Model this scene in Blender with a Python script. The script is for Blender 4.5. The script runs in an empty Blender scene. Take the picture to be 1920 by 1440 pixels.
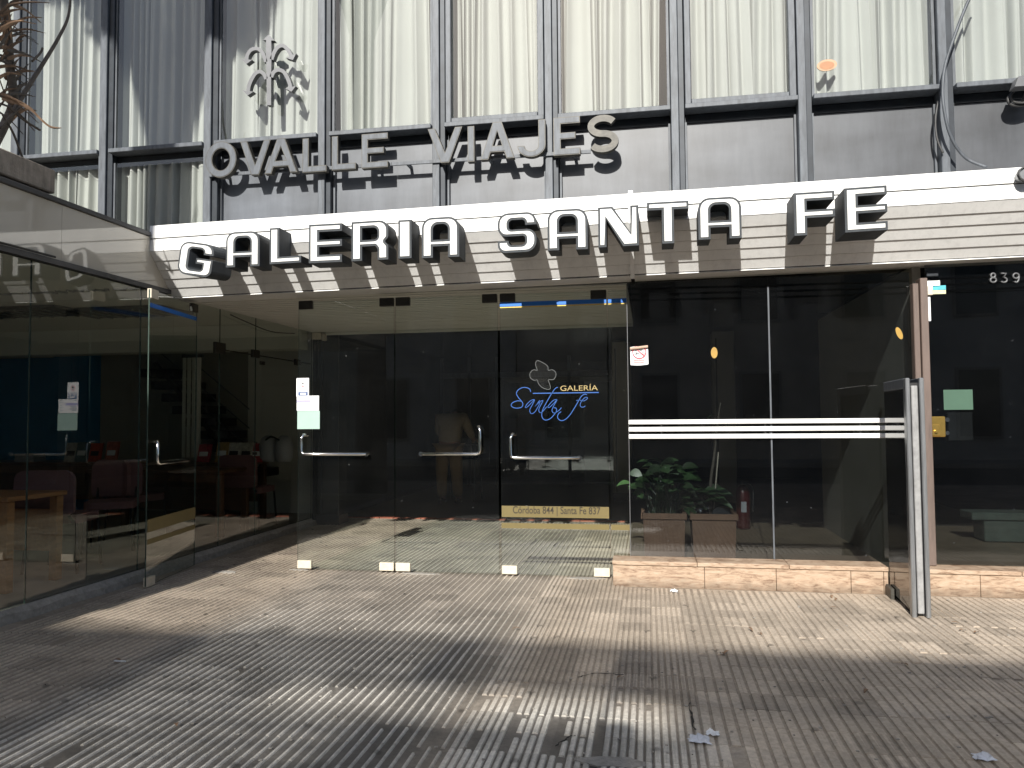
import bpy, math, random
from mathutils import Vector, Matrix
from mathutils.geometry import tessellate_polygon
random.seed(7)
rnd = random.uniform
sc = bpy.context.scene
COL = sc.collection

# ------------------------------------------------------------------ camera
F = 1434.0; H = 1.3
_d = Vector((255, 63, F)).normalized()
_r = Vector((8090, -130, -F)); _r = (_r - _d * _r.dot(_d)).normalized()
_dn = _d.cross(_r)
# camera frame (right, down, forward) -> world
RW = Matrix((_r, _d, -_dn))
cam_d = bpy.data.cameras.new('camera'); cam = bpy.data.objects.new('camera', cam_d); COL.objects.link(cam)
cam_d.sensor_width = 36; cam_d.lens = F / 1920 * 36; cam_d.clip_start = .05; cam_d.clip_end = 500
right = RW @ Vector((1, 0, 0)); down = RW @ Vector((0, 1, 0)); fwd = RW @ Vector((0, 0, 1))
M4 = Matrix.Identity(4)
for i in range(3):
    M4[i][0] = right[i]; M4[i][1] = -down[i]; M4[i][2] = -fwd[i]
M4[2][3] = H
cam.matrix_world = M4
sc.camera = cam
C0 = Vector((0, 0, H))
def ray(x, y): return RW @ Vector((x - 960., y - 720., F))
def at(x, y, Y): v = ray(x, y); return C0 + v * (Y / v[1])       # photo pixel -> point on a wall plane y = Y
def atX(x, y, X): v = ray(x, y); return C0 + v * (X / v[0])
def atZ(x, y, Z=0.): v = ray(x, y); return C0 + v * ((Z - H) / v[2])

# ------------------------------------------------------------------ light
SUN = Vector((.10, 1, -.635)).normalized()
w = bpy.data.worlds.new('World'); sc.world = w; w.use_nodes = True
nt = w.node_tree; nt.nodes.clear()
sky = nt.nodes.new('ShaderNodeTexSky'); sky.sky_type = 'NISHITA'; sky.sun_disc = False
sky.sun_elevation = math.radians(32.3); sky.sun_rotation = math.radians(185.7)
sky.air_density = 1.0; sky.dust_density = 1.5
bg = nt.nodes.new('ShaderNodeBackground'); bg.inputs[1].default_value = .085
out = nt.nodes.new('ShaderNodeOutputWorld')
nt.links.new(sky.outputs[0], bg.inputs[0]); nt.links.new(bg.outputs[0], out.inputs[0])
sd = bpy.data.lights.new('sun', 'SUN'); sd.energy = 5.0; sd.angle = math.radians(.53); sd.color = (1, .962, .895)
sun = bpy.data.objects.new('sun', sd); COL.objects.link(sun)
sun.rotation_euler = SUN.to_track_quat('-Z', 'Y').to_euler(); sun.location = (-3, -20, 15)
vs = sc.view_settings
vs.view_transform = 'Standard'; vs.look = 'None'; vs.gamma = 1; vs.use_curve_mapping = False; vs.exposure = .62
sc.cycles.use_denoising = True
sc.cycles.max_bounces = 9; sc.cycles.diffuse_bounces = 6; sc.cycles.glossy_bounces = 5
sc.cycles.transparent_max_bounces = 32; sc.cycles.caustics_reflective = False; sc.cycles.caustics_refractive = False
sc.cycles.sample_clamp_indirect = 6

# ------------------------------------------------------------------ materials
def newmat(name):
    m = bpy.data.materials.new(name); m.use_nodes = True
    nt = m.node_tree; b = nt.nodes['Principled BSDF']
    return m, nt, b
def mat(name, col, rough=.6, metal=0., var=.12, scale=6., bump=0., bscale=60., spec=.5, stretch=None, coat=0., stain=0., objrand=0.):
    m, nt, b = newmat(name)
    b.inputs['Roughness'].default_value = rough; b.inputs['Metallic'].default_value = metal
    b.inputs['Specular IOR Level'].default_value = spec
    if coat: b.inputs['Coat Weight'].default_value = coat; b.inputs['Coat Roughness'].default_value = .03
    geo = nt.nodes.new('ShaderNodeNewGeometry')
    src = geo.outputs['Position']
    if stretch:
        mp = nt.nodes.new('ShaderNodeMapping'); mp.inputs['Scale'].default_value = stretch
        nt.links.new(src, mp.inputs[0]); src = mp.outputs[0]
    n = nt.nodes.new('ShaderNodeTexNoise'); n.inputs['Scale'].default_value = scale; n.inputs['Detail'].default_value = 6
    n.inputs['Roughness'].default_value = .65
    nt.links.new(src, n.inputs['Vector'])
    r = nt.nodes.new('ShaderNodeValToRGB'); e = r.color_ramp.elements
    e[0].position = .3; e[1].position = .7
    e[0].color = tuple(max(0, c * (1 - var)) for c in col) + (1,)
    e[1].color = tuple(min(1, c * (1 + var)) for c in col) + (1,)
    nt.links.new(n.outputs[0], r.inputs[0]); csrc = r.outputs[0]
    if stain:                                             # rain streaks and grime with their own shape
        mp3 = nt.nodes.new('ShaderNodeMapping'); mp3.inputs['Scale'].default_value = (11, 11, .9); nt.links.new(geo.outputs['Position'], mp3.inputs[0])
        n3 = nt.nodes.new('ShaderNodeTexNoise'); n3.inputs['Scale'].default_value = 1.6; n3.inputs['Detail'].default_value = 9; n3.inputs['Roughness'].default_value = .72
        nt.links.new(mp3.outputs[0], n3.inputs['Vector'])
        m3 = nt.nodes.new('ShaderNodeMapRange'); m3.inputs[1].default_value = .48; m3.inputs[2].default_value = .75; m3.inputs[3].default_value = 1; m3.inputs[4].default_value = 1 - stain
        nt.links.new(n3.outputs[0], m3.inputs[0])
        x3 = nt.nodes.new('ShaderNodeMix'); x3.data_type = 'RGBA'; x3.blend_type = 'MULTIPLY'; x3.inputs[0].default_value = 1
        nt.links.new(csrc, x3.inputs[6]); nt.links.new(m3.outputs[0], x3.inputs[7]); csrc = x3.outputs[2]
    if objrand:
        oi = nt.nodes.new('ShaderNodeObjectInfo'); m4 = nt.nodes.new('ShaderNodeMapRange'); m4.inputs[3].default_value = 1 - objrand; m4.inputs[4].default_value = 1 + objrand
        nt.links.new(oi.outputs['Random'], m4.inputs[0])
        x4 = nt.nodes.new('ShaderNodeMix'); x4.data_type = 'RGBA'; x4.blend_type = 'MULTIPLY'; x4.inputs[0].default_value = 1
        nt.links.new(csrc, x4.inputs[6]); nt.links.new(m4.outputs[0], x4.inputs[7]); csrc = x4.outputs[2]
    nt.links.new(csrc, b.inputs['Base Color'])
    if bump:
        n2 = nt.nodes.new('ShaderNodeTexNoise'); n2.inputs['Scale'].default_value = bscale; n2.inputs['Detail'].default_value = 4
        nt.links.new(src, n2.inputs['Vector'])
        bp = nt.nodes.new('ShaderNodeBump'); bp.inputs['Strength'].default_value = bump; bp.inputs['Distance'].default_value = .01
        nt.links.new(n2.outputs[0], bp.inputs['Height']); nt.links.new(bp.outputs[0], b.inputs['Normal'])
    return m
def glass(name, tint, ior=1.5, dust_haze=.02, dust_haze_col=(.6, .62, .6), wob=.0):
    m = bpy.data.materials.new(name); m.use_nodes = True
    nt = m.node_tree; nt.nodes.clear(); N = nt.nodes.new; L = nt.links.new
    o = N('ShaderNodeOutputMaterial'); tr = N('ShaderNodeBsdfTransparent'); tr.inputs[0].default_value = tint + (1,)
    gl = N('ShaderNodeBsdfGlossy'); gl.inputs['Roughness'].default_value = 0
    fr = N('ShaderNodeFresnel'); fr.inputs[0].default_value = ior
    geo = N('ShaderNodeNewGeometry'); inv = N('ShaderNodeMath'); inv.operation = 'SUBTRACT'; inv.inputs[0].default_value = 1
    L(geo.outputs['Backfacing'], inv.inputs[1])
    mu = N('ShaderNodeMath'); mu.operation = 'MULTIPLY'; L(fr.outputs[0], mu.inputs[0]); L(inv.outputs[0], mu.inputs[1])
    # one-sided model: the far face adds its own reflection to the near face's
    m2 = N('ShaderNodeMath'); m2.operation = 'MULTIPLY'; m2.inputs[1].default_value = 1.95; m2.use_clamp = True; L(mu.outputs[0], m2.inputs[0])
    if wob:
        nn = N('ShaderNodeTexNoise'); nn.inputs['Scale'].default_value = 1.6; nn.inputs['Detail'].default_value = 1
        L(geo.outputs['Position'], nn.inputs['Vector'])
        bp = N('ShaderNodeBump'); bp.inputs['Strength'].default_value = wob; bp.inputs['Distance'].default_value = .02
        L(nn.outputs[0], bp.inputs['Height']); L(bp.outputs[0], gl.inputs['Normal'])
    df = N('ShaderNodeBsdfDiffuse'); df.inputs[0].default_value = dust_haze_col + (1,)
    n = N('ShaderNodeTexNoise'); n.inputs['Scale'].default_value = 3; n.inputs['Detail'].default_value = 8
    L(geo.outputs['Position'], n.inputs['Vector'])
    vo = N('ShaderNodeTexVoronoi'); vo.inputs['Scale'].default_value = 9
    L(geo.outputs['Position'], vo.inputs['Vector'])
    lt = N('ShaderNodeMath'); lt.operation = 'LESS_THAN'; lt.inputs[1].default_value = .035; L(vo.outputs['Distance'], lt.inputs[0])
    dm = N('ShaderNodeMath'); dm.operation = 'MULTIPLY'; dm.inputs[1].default_value = dust_haze * 2; L(n.outputs[0], dm.inputs[0])
    da = N('ShaderNodeMath'); da.operation = 'MULTIPLY_ADD'; da.inputs[1].default_value = .25; L(lt.outputs[0], da.inputs[0]); L(dm.outputs[0], da.inputs[2])
    db = N('ShaderNodeMath'); db.operation = 'MULTIPLY'; L(da.outputs[0], db.inputs[0]); L(inv.outputs[0], db.inputs[1])
    mx0 = N('ShaderNodeMixShader'); L(db.outputs[0], mx0.inputs[0]); L(tr.outputs[0], mx0.inputs[1]); L(df.outputs[0], mx0.inputs[2])
    mx = N('ShaderNodeMixShader'); L(m2.outputs[0], mx.inputs[0]); L(mx0.outputs[0], mx.inputs[1]); L(gl.outputs[0], mx.inputs[2])
    L(mx.outputs[0], o.inputs[0])
    return m
M = {}
M['glass_green'] = glass('clear_green_glass', (.945, .975, .96), dust_haze=.004)
M['glass_shop'] = glass('shop_glass', (.93, .95, .935), dust_haze=.002)
M['glass_dark'] = glass('dark_tinted_glass', (.62, .645, .65), dust_haze=.005, dust_haze_col=(.35, .38, .42))  # extra dust here stands in for lens haze over the black panes
M['glass_win'] = glass('window_glass', (.96, .97, .965), dust_haze=.012)
M['glass_edge'] = mat('glass_edge', (.05, .075, .062), .2, var=.3, scale=9)
M['white_alu'] = mat('cream_white_painted_aluminium', (.80, .80, .785), .42, var=.05, scale=2.2, stretch=(1, 1, 3), stain=.16)
M['letter_white'] = mat('letter_white_face', (.70, .70, .68), .35, var=.05, scale=4, stain=.14)
M['letter_grey'] = mat('letter_grey_metal', (.050, .056, .062), .65, .0, var=.15, spec=.25, scale=7, stain=.4)
M['steel_old'] = mat('weathered_steel', (.064, .060, .050), .5, .15, var=.45, scale=14, stretch=(1, 1, 2.5), stain=.35)
M['steel'] = mat('grey_steel', (.12, .123, .13), .45, .2, var=.15, scale=8)
M['chrome'] = mat('chrome', (.82, .82, .80), .12, 1., var=.05)
M['alu'] = mat('anodised_aluminium', (.086, .096, .110), .55, .1, var=.3, scale=12, stretch=(3, 3, .6), stain=.35)
M['alu_dark'] = mat('dark_window_frame', (.022, .027, .034), .5, .3, var=.3, scale=9)
M['spandrel'] = None
M['curtain'] = mat('cream_curtain', (.395, .405, .385), .9, var=.06, scale=1.2, spec=.1)
M['black'] = mat('black_plastic', (.018, .018, .019), .45, var=.3)
M['fitting'] = mat('brown_black_fitting', (.035, .033, .028), .4, .3, var=.3)
M['fitting_cream'] = mat('cream_fitting', (.62, .56, .45), .45, .1, var=.12, scale=25)
M['beige'] = mat('glossy_beige_panel', (.52, .475, .40), .05, var=.04, scale=1.2, spec=.7, coat=.5)
M['concrete'] = mat('weathered_concrete', (.29, .25, .21), .9, var=.3, scale=9, bump=.4, bscale=90, stain=.4)
M['dark_metal'] = mat('dark_metal_cap', (.045, .045, .048), .45, .2, var=.3)
M['paper'] = mat('white_paper', (.80, .81, .82), .7, var=.03)
M['paper_green'] = mat('mint_sheet', (.33, .46, .41), .6, var=.04)
M['paper_green_dark'] = mat('green_sheet', (.045, .10, .066), .6, var=.06)
M['print_blue'] = mat('blue_print', (.06, .10, .22), .6, var=.1)
M['print_violet'] = mat('violet_print', (.38, .36, .60), .6, var=.1)
M['print_red'] = mat('red_print', (.62, .045, .07), .6, var=.1)
M['print_pink'] = mat('pink_print', (.75, .42, .42), .6, var=.1)
M['print_grey'] = mat('grey_print', (.33, .34, .37), .6, var=.1)
M['print_black'] = mat('black_print', (.02, .02, .025), .6, var=.1)
M['vinyl_blue'] = mat('blue_vinyl', (.012, .15, .56), .45, var=.06)
M['vinyl_navy'] = mat('navy_vinyl', (.015, .03, .09), .45, var=.1)
M['vinyl_yellow'] = mat('yellow_vinyl', (.72, .52, .10), .45, var=.06)
M['vinyl_gold'] = mat('gold_vinyl', (.145, .112, .040), .5, .0, var=.08, scale=5)
M['vinyl_script'] = mat('script_blue_vinyl', (.022, .095, .33), .4, var=.05)
M['gold_text'] = mat('pale_gold_vinyl', (.34, .26, .11), .4, var=.06)
M['ink'] = mat('dark_brown_ink', (.03, .022, .012), .5, var=.1)
M['brass'] = mat('brass', (.62, .42, .12), .28, .9, var=.15, scale=25)
M['brown_frame'] = mat('brown_painted_frame', (.135, .10, .085), .5, var=.16, scale=10, stretch=(3, 3, .5), stain=.3)
M['orange'] = mat('orange_sticker', (.33, .145, .055), .5, var=.12, scale=25)
M['yellow_sticker'] = mat('ochre_sticker', (.36, .22, .04), .5, var=.1, scale=20)
M['terracotta'] = mat('terracotta', (.23, .135, .09), .8, var=.16, scale=6)
M['soil'] = mat('soil', (.03, .025, .02), .95, var=.4, scale=40)
M['leaf'] = mat('glossy_green_leaf', (.032, .066, .024), .42, var=.4, scale=14, objrand=.55)
M['leaf_dark'] = mat('dark_tree_leaf', (.035, .055, .025), .55, var=.35, scale=3)
M['leaf_dry'] = mat('dry_brown_leaf', (.20, .125, .075), .75, var=.45, scale=14, objrand=.6)
M['stem_dry'] = mat('dry_stem', (.10, .085, .07), .8, var=.3, scale=20)
M['bark'] = mat('bark', (.10, .08, .062), .9, var=.35, scale=9, bump=.6, bscale=25)
M['red'] = mat('red_enamel', (.06, .005, .005), .35, var=.1)
M['wood'] = mat('orange_wood', (.30, .13, .045), .4, var=.22, scale=5, stretch=(8, 1, 8))
M['wood_dark'] = mat('dark_wood', (.10, .045, .022), .4, var=.25, scale=5, stretch=(1, 1, 8))
M['pink'] = mat('dusty_pink_upholstery', (.17, .085, .085), .9, var=.1, scale=30)
M['blue_wall'] = mat('deep_blue_paint', (.02, .20, .40), .6, var=.08, scale=1)
M['shop_wall'] = mat('grey_white_paint', (.84, .83, .76), .8, var=.05, scale=1)
M['shop_dark'] = mat('dark_partition', (.36, .35, .31), .7, var=.1, scale=1)
M['shop_ceiling'] = mat('shop_ceiling_paint', (.80, .80, .72), .8, var=.04, scale=1)
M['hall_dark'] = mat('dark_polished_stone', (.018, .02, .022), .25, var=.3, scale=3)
M['hall_floor'] = mat('dark_hall_floor', (.055, .05, .046), .35, var=.25, scale=3)
M['hall_tan'] = mat('tan_hall_floor', (.22, .17, .12), .4, var=.2, scale=3)
M['ceiling_slat'] = mat('ceiling_slat_paint', (.76, .75, .70), .5, var=.05, scale=2)
M['red_tile'] = mat('red_tile', (.28, .085, .05), .5, var=.2, scale=9)
M['asphalt'] = mat('asphalt', (.05, .05, .052), .85, var=.25, scale=12, bump=.4, bscale=200)
M['kerb'] = mat('kerb_stone', (.25, .24, .22), .85, var=.2, scale=9)
M['render_tan'] = mat('tan_render', (.40, .36, .31), .85, var=.15, scale=1.5)
M['render_grey'] = mat('grey_render', (.38, .375, .36), .85, var=.15, scale=1.5)
M['pane_far'] = mat('far_window_pane', (.02, .024, .028), .08, var=.3)
M['shirt'] = mat('beige_shirt', (.42, .35, .27), .9, var=.1, scale=12)
M['trousers'] = mat('khaki_trousers', (.36, .25, .13), .9, var=.1, scale=12)
M['skin'] = mat('skin', (.36, .21, .15), .6, var=.08)
M['hair'] = mat('grey_black_hair', (.02, .018, .016), .7, var=.2)
M['shoe'] = mat('black_shoe', (.02, .018, .016), .5, var=.2)
M['putty'] = mat('pale_bag', (.55, .57, .62), .6, var=.15, scale=30)
M['ac_white'] = mat('yellowed_white_plastic', (.5, .45, .38), .5, var=.06)
M['cable'] = mat('black_cable', (.045, .045, .045), .5, var=.3, scale=30)
M['mortar'] = mat('grey_mortar', (.30, .28, .25), .95, var=.25, scale=25, bump=.5, bscale=120)
M['crack'] = mat('dark_crack_dirt', (.022, .02, .018), .95, var=.3, scale=60)

def spandrel_mat():
    m, nt, b = newmat('dusty_grey_painted_panel'); N = nt.nodes.new; L = nt.links.new
    b.inputs['Roughness'].default_value = .42
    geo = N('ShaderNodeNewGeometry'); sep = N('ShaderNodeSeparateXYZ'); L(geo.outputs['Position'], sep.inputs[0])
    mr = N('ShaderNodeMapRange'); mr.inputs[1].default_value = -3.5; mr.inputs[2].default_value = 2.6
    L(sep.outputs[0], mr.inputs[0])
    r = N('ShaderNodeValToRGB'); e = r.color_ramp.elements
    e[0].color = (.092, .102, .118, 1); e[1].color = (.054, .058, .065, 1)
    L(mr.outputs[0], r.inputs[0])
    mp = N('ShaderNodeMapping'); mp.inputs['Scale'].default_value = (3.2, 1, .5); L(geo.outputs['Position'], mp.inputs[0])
    n = N('ShaderNodeTexNoise'); n.inputs['Scale'].default_value = 2.2; n.inputs['Detail'].default_value = 9; n.inputs['Roughness'].default_value = .7
    L(mp.outputs[0], n.inputs['Vector'])
    mp2 = N('ShaderNodeMapping'); mp2.inputs['Scale'].default_value = (1.1, 1, 2.4); L(geo.outputs['Position'], mp2.inputs[0])
    n2 = N('ShaderNodeTexNoise'); n2.inputs['Scale'].default_value = 2; n2.inputs['Detail'].default_value = 7; L(mp2.outputs[0], n2.inputs['Vector'])
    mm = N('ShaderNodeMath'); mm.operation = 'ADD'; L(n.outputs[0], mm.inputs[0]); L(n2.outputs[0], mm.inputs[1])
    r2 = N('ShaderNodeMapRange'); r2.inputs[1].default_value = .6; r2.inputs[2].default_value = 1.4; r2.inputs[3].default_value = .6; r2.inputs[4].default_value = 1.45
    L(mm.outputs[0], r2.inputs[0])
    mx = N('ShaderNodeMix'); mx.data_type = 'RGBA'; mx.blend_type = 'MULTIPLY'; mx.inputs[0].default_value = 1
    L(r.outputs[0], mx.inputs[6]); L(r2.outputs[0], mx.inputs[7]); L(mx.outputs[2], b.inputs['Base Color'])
    return m
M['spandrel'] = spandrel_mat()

def travertine():
    m, nt, b = newmat('travertine'); N = nt.nodes.new; L = nt.links.new
    b.inputs['Roughness'].default_value = .45
    geo = N('ShaderNodeNewGeometry')
    mp = N('ShaderNodeMapping'); mp.inputs['Scale'].default_value = (2.2, 2.2, 10); L(geo.outputs['Position'], mp.inputs[0])
    n = N('ShaderNodeTexNoise'); n.inputs['Scale'].default_value = 4; n.inputs['Detail'].default_value = 9; n.inputs['Roughness'].default_value = .72; n.inputs['Distortion'].default_value = .8
    L(mp.outputs[0], n.inputs['Vector'])
    r = N('ShaderNodeValToRGB'); e = r.color_ramp.elements
    e[0].position = .28; e[0].position = .34; e[0].color = (.16, .095, .06, 1); e[1].position = .75; e[1].color = (.50, .41, .315, 1)
    k = e.new(.5); k.color = (.40, .29, .205, 1)
    L(n.outputs[0], r.inputs[0])
    sz = N('ShaderNodeSeparateXYZ'); L(geo.outputs['Position'], sz.inputs[0])
    nd = N('ShaderNodeTexNoise'); nd.inputs['Scale'].default_value = 14; nd.inputs['Detail'].default_value = 8; L(geo.outputs['Position'], nd.inputs['Vector'])
    md = N('ShaderNodeMath'); md.operation = 'MULTIPLY_ADD'; md.inputs[1].default_value = -.11; L(nd.outputs[0], md.inputs[0]); L(sz.outputs[2], md.inputs[2])
    mr = N('ShaderNodeMapRange'); mr.inputs[1].default_value = -.05; mr.inputs[2].default_value = .02; mr.inputs[3].default_value = .55; mr.inputs[4].default_value = 1; L(md.outputs[0], mr.inputs[0])
    mxd = N('ShaderNodeMix'); mxd.data_type = 'RGBA'; mxd.blend_type = 'MULTIPLY'; mxd.inputs[0].default_value = 1; L(r.outputs[0], mxd.inputs[6]); L(mr.outputs[0], mxd.inputs[7])
    L(mxd.outputs[2], b.inputs['Base Color'])
    bp = N('ShaderNodeBump'); bp.inputs['Strength'].default_value = .25; bp.inputs['Distance'].default_value = .004
    L(n.outputs[0], bp.inputs['Height']); L(bp.outputs[0], b.inputs['Normal'])
    return m
M['travertine'] = travertine()

def tile_mat(name, groove):
    m, nt, b = newmat(name); N = nt.nodes.new; L = nt.links.new
    geo = N('ShaderNodeNewGeometry'); P = geo.outputs['Position']
    sep = N('ShaderNodeSeparateXYZ'); L(P, sep.inputs[0])
    # per-tile tone (20 cm grid)
    sn = N('ShaderNodeVectorMath'); sn.operation = 'SNAP'; sn.inputs[1].default_value = (.2, .2, 5); L(P, sn.inputs[0])
    wn = N('ShaderNodeTexWhiteNoise'); L(sn.outputs[0], wn.inputs['Vector'])
    big = N('ShaderNodeTexNoise'); big.inputs['Scale'].default_value = .9; big.inputs['Detail'].default_value = 7; big.inputs['Roughness'].default_value = .6; L(P, big.inputs['Vector'])
    # band of wear and painted shade between X -2.9 and -1.35, its edge uneven from tile to tile
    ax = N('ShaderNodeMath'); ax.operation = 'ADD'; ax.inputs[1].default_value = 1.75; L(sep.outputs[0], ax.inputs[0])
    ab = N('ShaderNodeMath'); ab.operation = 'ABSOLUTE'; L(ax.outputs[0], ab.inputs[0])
    shade_fade = N('ShaderNodeMapRange'); shade_fade.inputs[1].default_value = 4.1; shade_fade.inputs[2].default_value = 5.4; shade_fade.inputs[3].default_value = 1; shade_fade.inputs[4].default_value = .45; L(sep.outputs[1], shade_fade.inputs[0])  # fade along Y follows the roof shadow edge: shade painted into groove colour
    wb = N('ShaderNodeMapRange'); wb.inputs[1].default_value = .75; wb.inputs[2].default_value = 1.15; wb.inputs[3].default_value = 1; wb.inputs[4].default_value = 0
    L(ab.outputs[0], wb.inputs[0]); wbm = N('ShaderNodeMath'); wbm.operation = 'MULTIPLY'; L(wb.outputs[0], wbm.inputs[0]); L(shade_fade.outputs[0], wbm.inputs[1])
    fine = N('ShaderNodeTexNoise'); fine.inputs['Scale'].default_value = 38; fine.inputs['Detail'].default_value = 8; fine.inputs['Roughness'].default_value = .75; L(P, fine.inputs['Vector'])
    # worn patch near (.1, 3.2): cracked, polished tiles
    vd = N('ShaderNodeVectorMath'); vd.operation = 'DISTANCE'; vd.inputs[1].default_value = (-.35, 3.1, 0); L(P, vd.inputs[0])
    wp = N('ShaderNodeMapRange'); wp.inputs[1].default_value = .35; wp.inputs[2].default_value = .75; wp.inputs[3].default_value = 1; wp.inputs[4].default_value = 0; L(vd.outputs[1], wp.inputs[0])
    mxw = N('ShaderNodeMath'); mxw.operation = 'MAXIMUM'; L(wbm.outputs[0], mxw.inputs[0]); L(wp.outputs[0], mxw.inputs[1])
    base = N('ShaderNodeValToRGB'); e = base.color_ramp.elements
    k = .72 if groove else 1
    e[0].position = .3; e[0].color = (.37 * k, .31 * k, .245 * k, 1); e[1].position = .72; e[1].color = (.55 * k, .465 * k, .375 * k, 1)
    L(big.outputs[0], base.inputs[0])
    worn_shade = N('ShaderNodeMix'); worn_shade.data_type = 'RGBA'
    worn_shade.inputs[7].default_value = (.10, .098, .095, 1) if groove else (.62, .60, .55, 1)
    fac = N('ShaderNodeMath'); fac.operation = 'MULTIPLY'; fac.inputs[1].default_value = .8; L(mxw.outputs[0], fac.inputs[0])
    L(fac.outputs[0], worn_shade.inputs[0]); L(base.outputs[0], worn_shade.inputs[6])
    tone = N('ShaderNodeMapRange'); tone.inputs[3].default_value = .76; tone.inputs[4].default_value = 1.16; L(wn.outputs[0], tone.inputs[0])
    fr = N('ShaderNodeMapRange'); fr.inputs[1].default_value = .3; fr.inputs[2].default_value = .7; fr.inputs[3].default_value = .66; fr.inputs[4].default_value = 1.2; L(fine.outputs[0], fr.inputs[0])
    t2 = N('ShaderNodeMath'); t2.operation = 'MULTIPLY'; L(tone.outputs[0], t2.inputs[0]); L(fr.outputs[0], t2.inputs[1])
    pass
    dark = N('ShaderNodeMix'); dark.data_type = 'RGBA'; dark.blend_type = 'MULTIPLY'; dark.inputs[0].default_value = 1
    L(worn_shade.outputs[2], dark.inputs[6]); L(t2.outputs[0], dark.inputs[7])
    vg = N('ShaderNodeTexVoronoi'); vg.inputs['Scale'].default_value = 1.7; vg.voronoi_dimensions = '2D'; L(P, vg.inputs['Vector'])
    gm = N('ShaderNodeMapRange'); gm.inputs[1].default_value = .022; gm.inputs[2].default_value = .045; gm.inputs[3].default_value = .5; gm.inputs[4].default_value = 1; L(vg.outputs['Distance'], gm.inputs[0])
    st = N('ShaderNodeTexNoise'); st.inputs['Scale'].default_value = 2.3; st.inputs['Detail'].default_value = 9; st.inputs['Roughness'].default_value = .7; st.inputs['Distortion'].default_value = .6; L(P, st.inputs['Vector'])
    sr = N('ShaderNodeMapRange'); sr.inputs[1].default_value = .5; sr.inputs[2].default_value = .68; sr.inputs[3].default_value = 1; sr.inputs[4].default_value = .74; L(st.outputs[0], sr.inputs[0])
    gs = N('ShaderNodeMath'); gs.operation = 'MULTIPLY'; L(gm.outputs[0], gs.inputs[0]); L(sr.outputs[0], gs.inputs[1])
    dk2 = N('ShaderNodeMix'); dk2.data_type = 'RGBA'; dk2.blend_type = 'MULTIPLY'; dk2.inputs[0].default_value = 1; L(dark.outputs[2], dk2.inputs[6]); L(gs.outputs[0], dk2.inputs[7])
    L(dk2.outputs[2], b.inputs['Base Color'])
    rg = N('ShaderNodeMapRange'); rg.inputs[3].default_value = .62; rg.inputs[4].default_value = .34; L(mxw.outputs[0], rg.inputs[0]); L(rg.outputs[0], b.inputs['Roughness'])
    bp = N('ShaderNodeBump'); bp.inputs['Strength'].default_value = .35; bp.inputs['Distance'].default_value = .004; L(fine.outputs[0], bp.inputs['Height']); L(bp.outputs[0], b.inputs['Normal'])
    return m
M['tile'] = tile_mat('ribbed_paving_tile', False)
M['tile_base'] = tile_mat('paving_groove', True)

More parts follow.
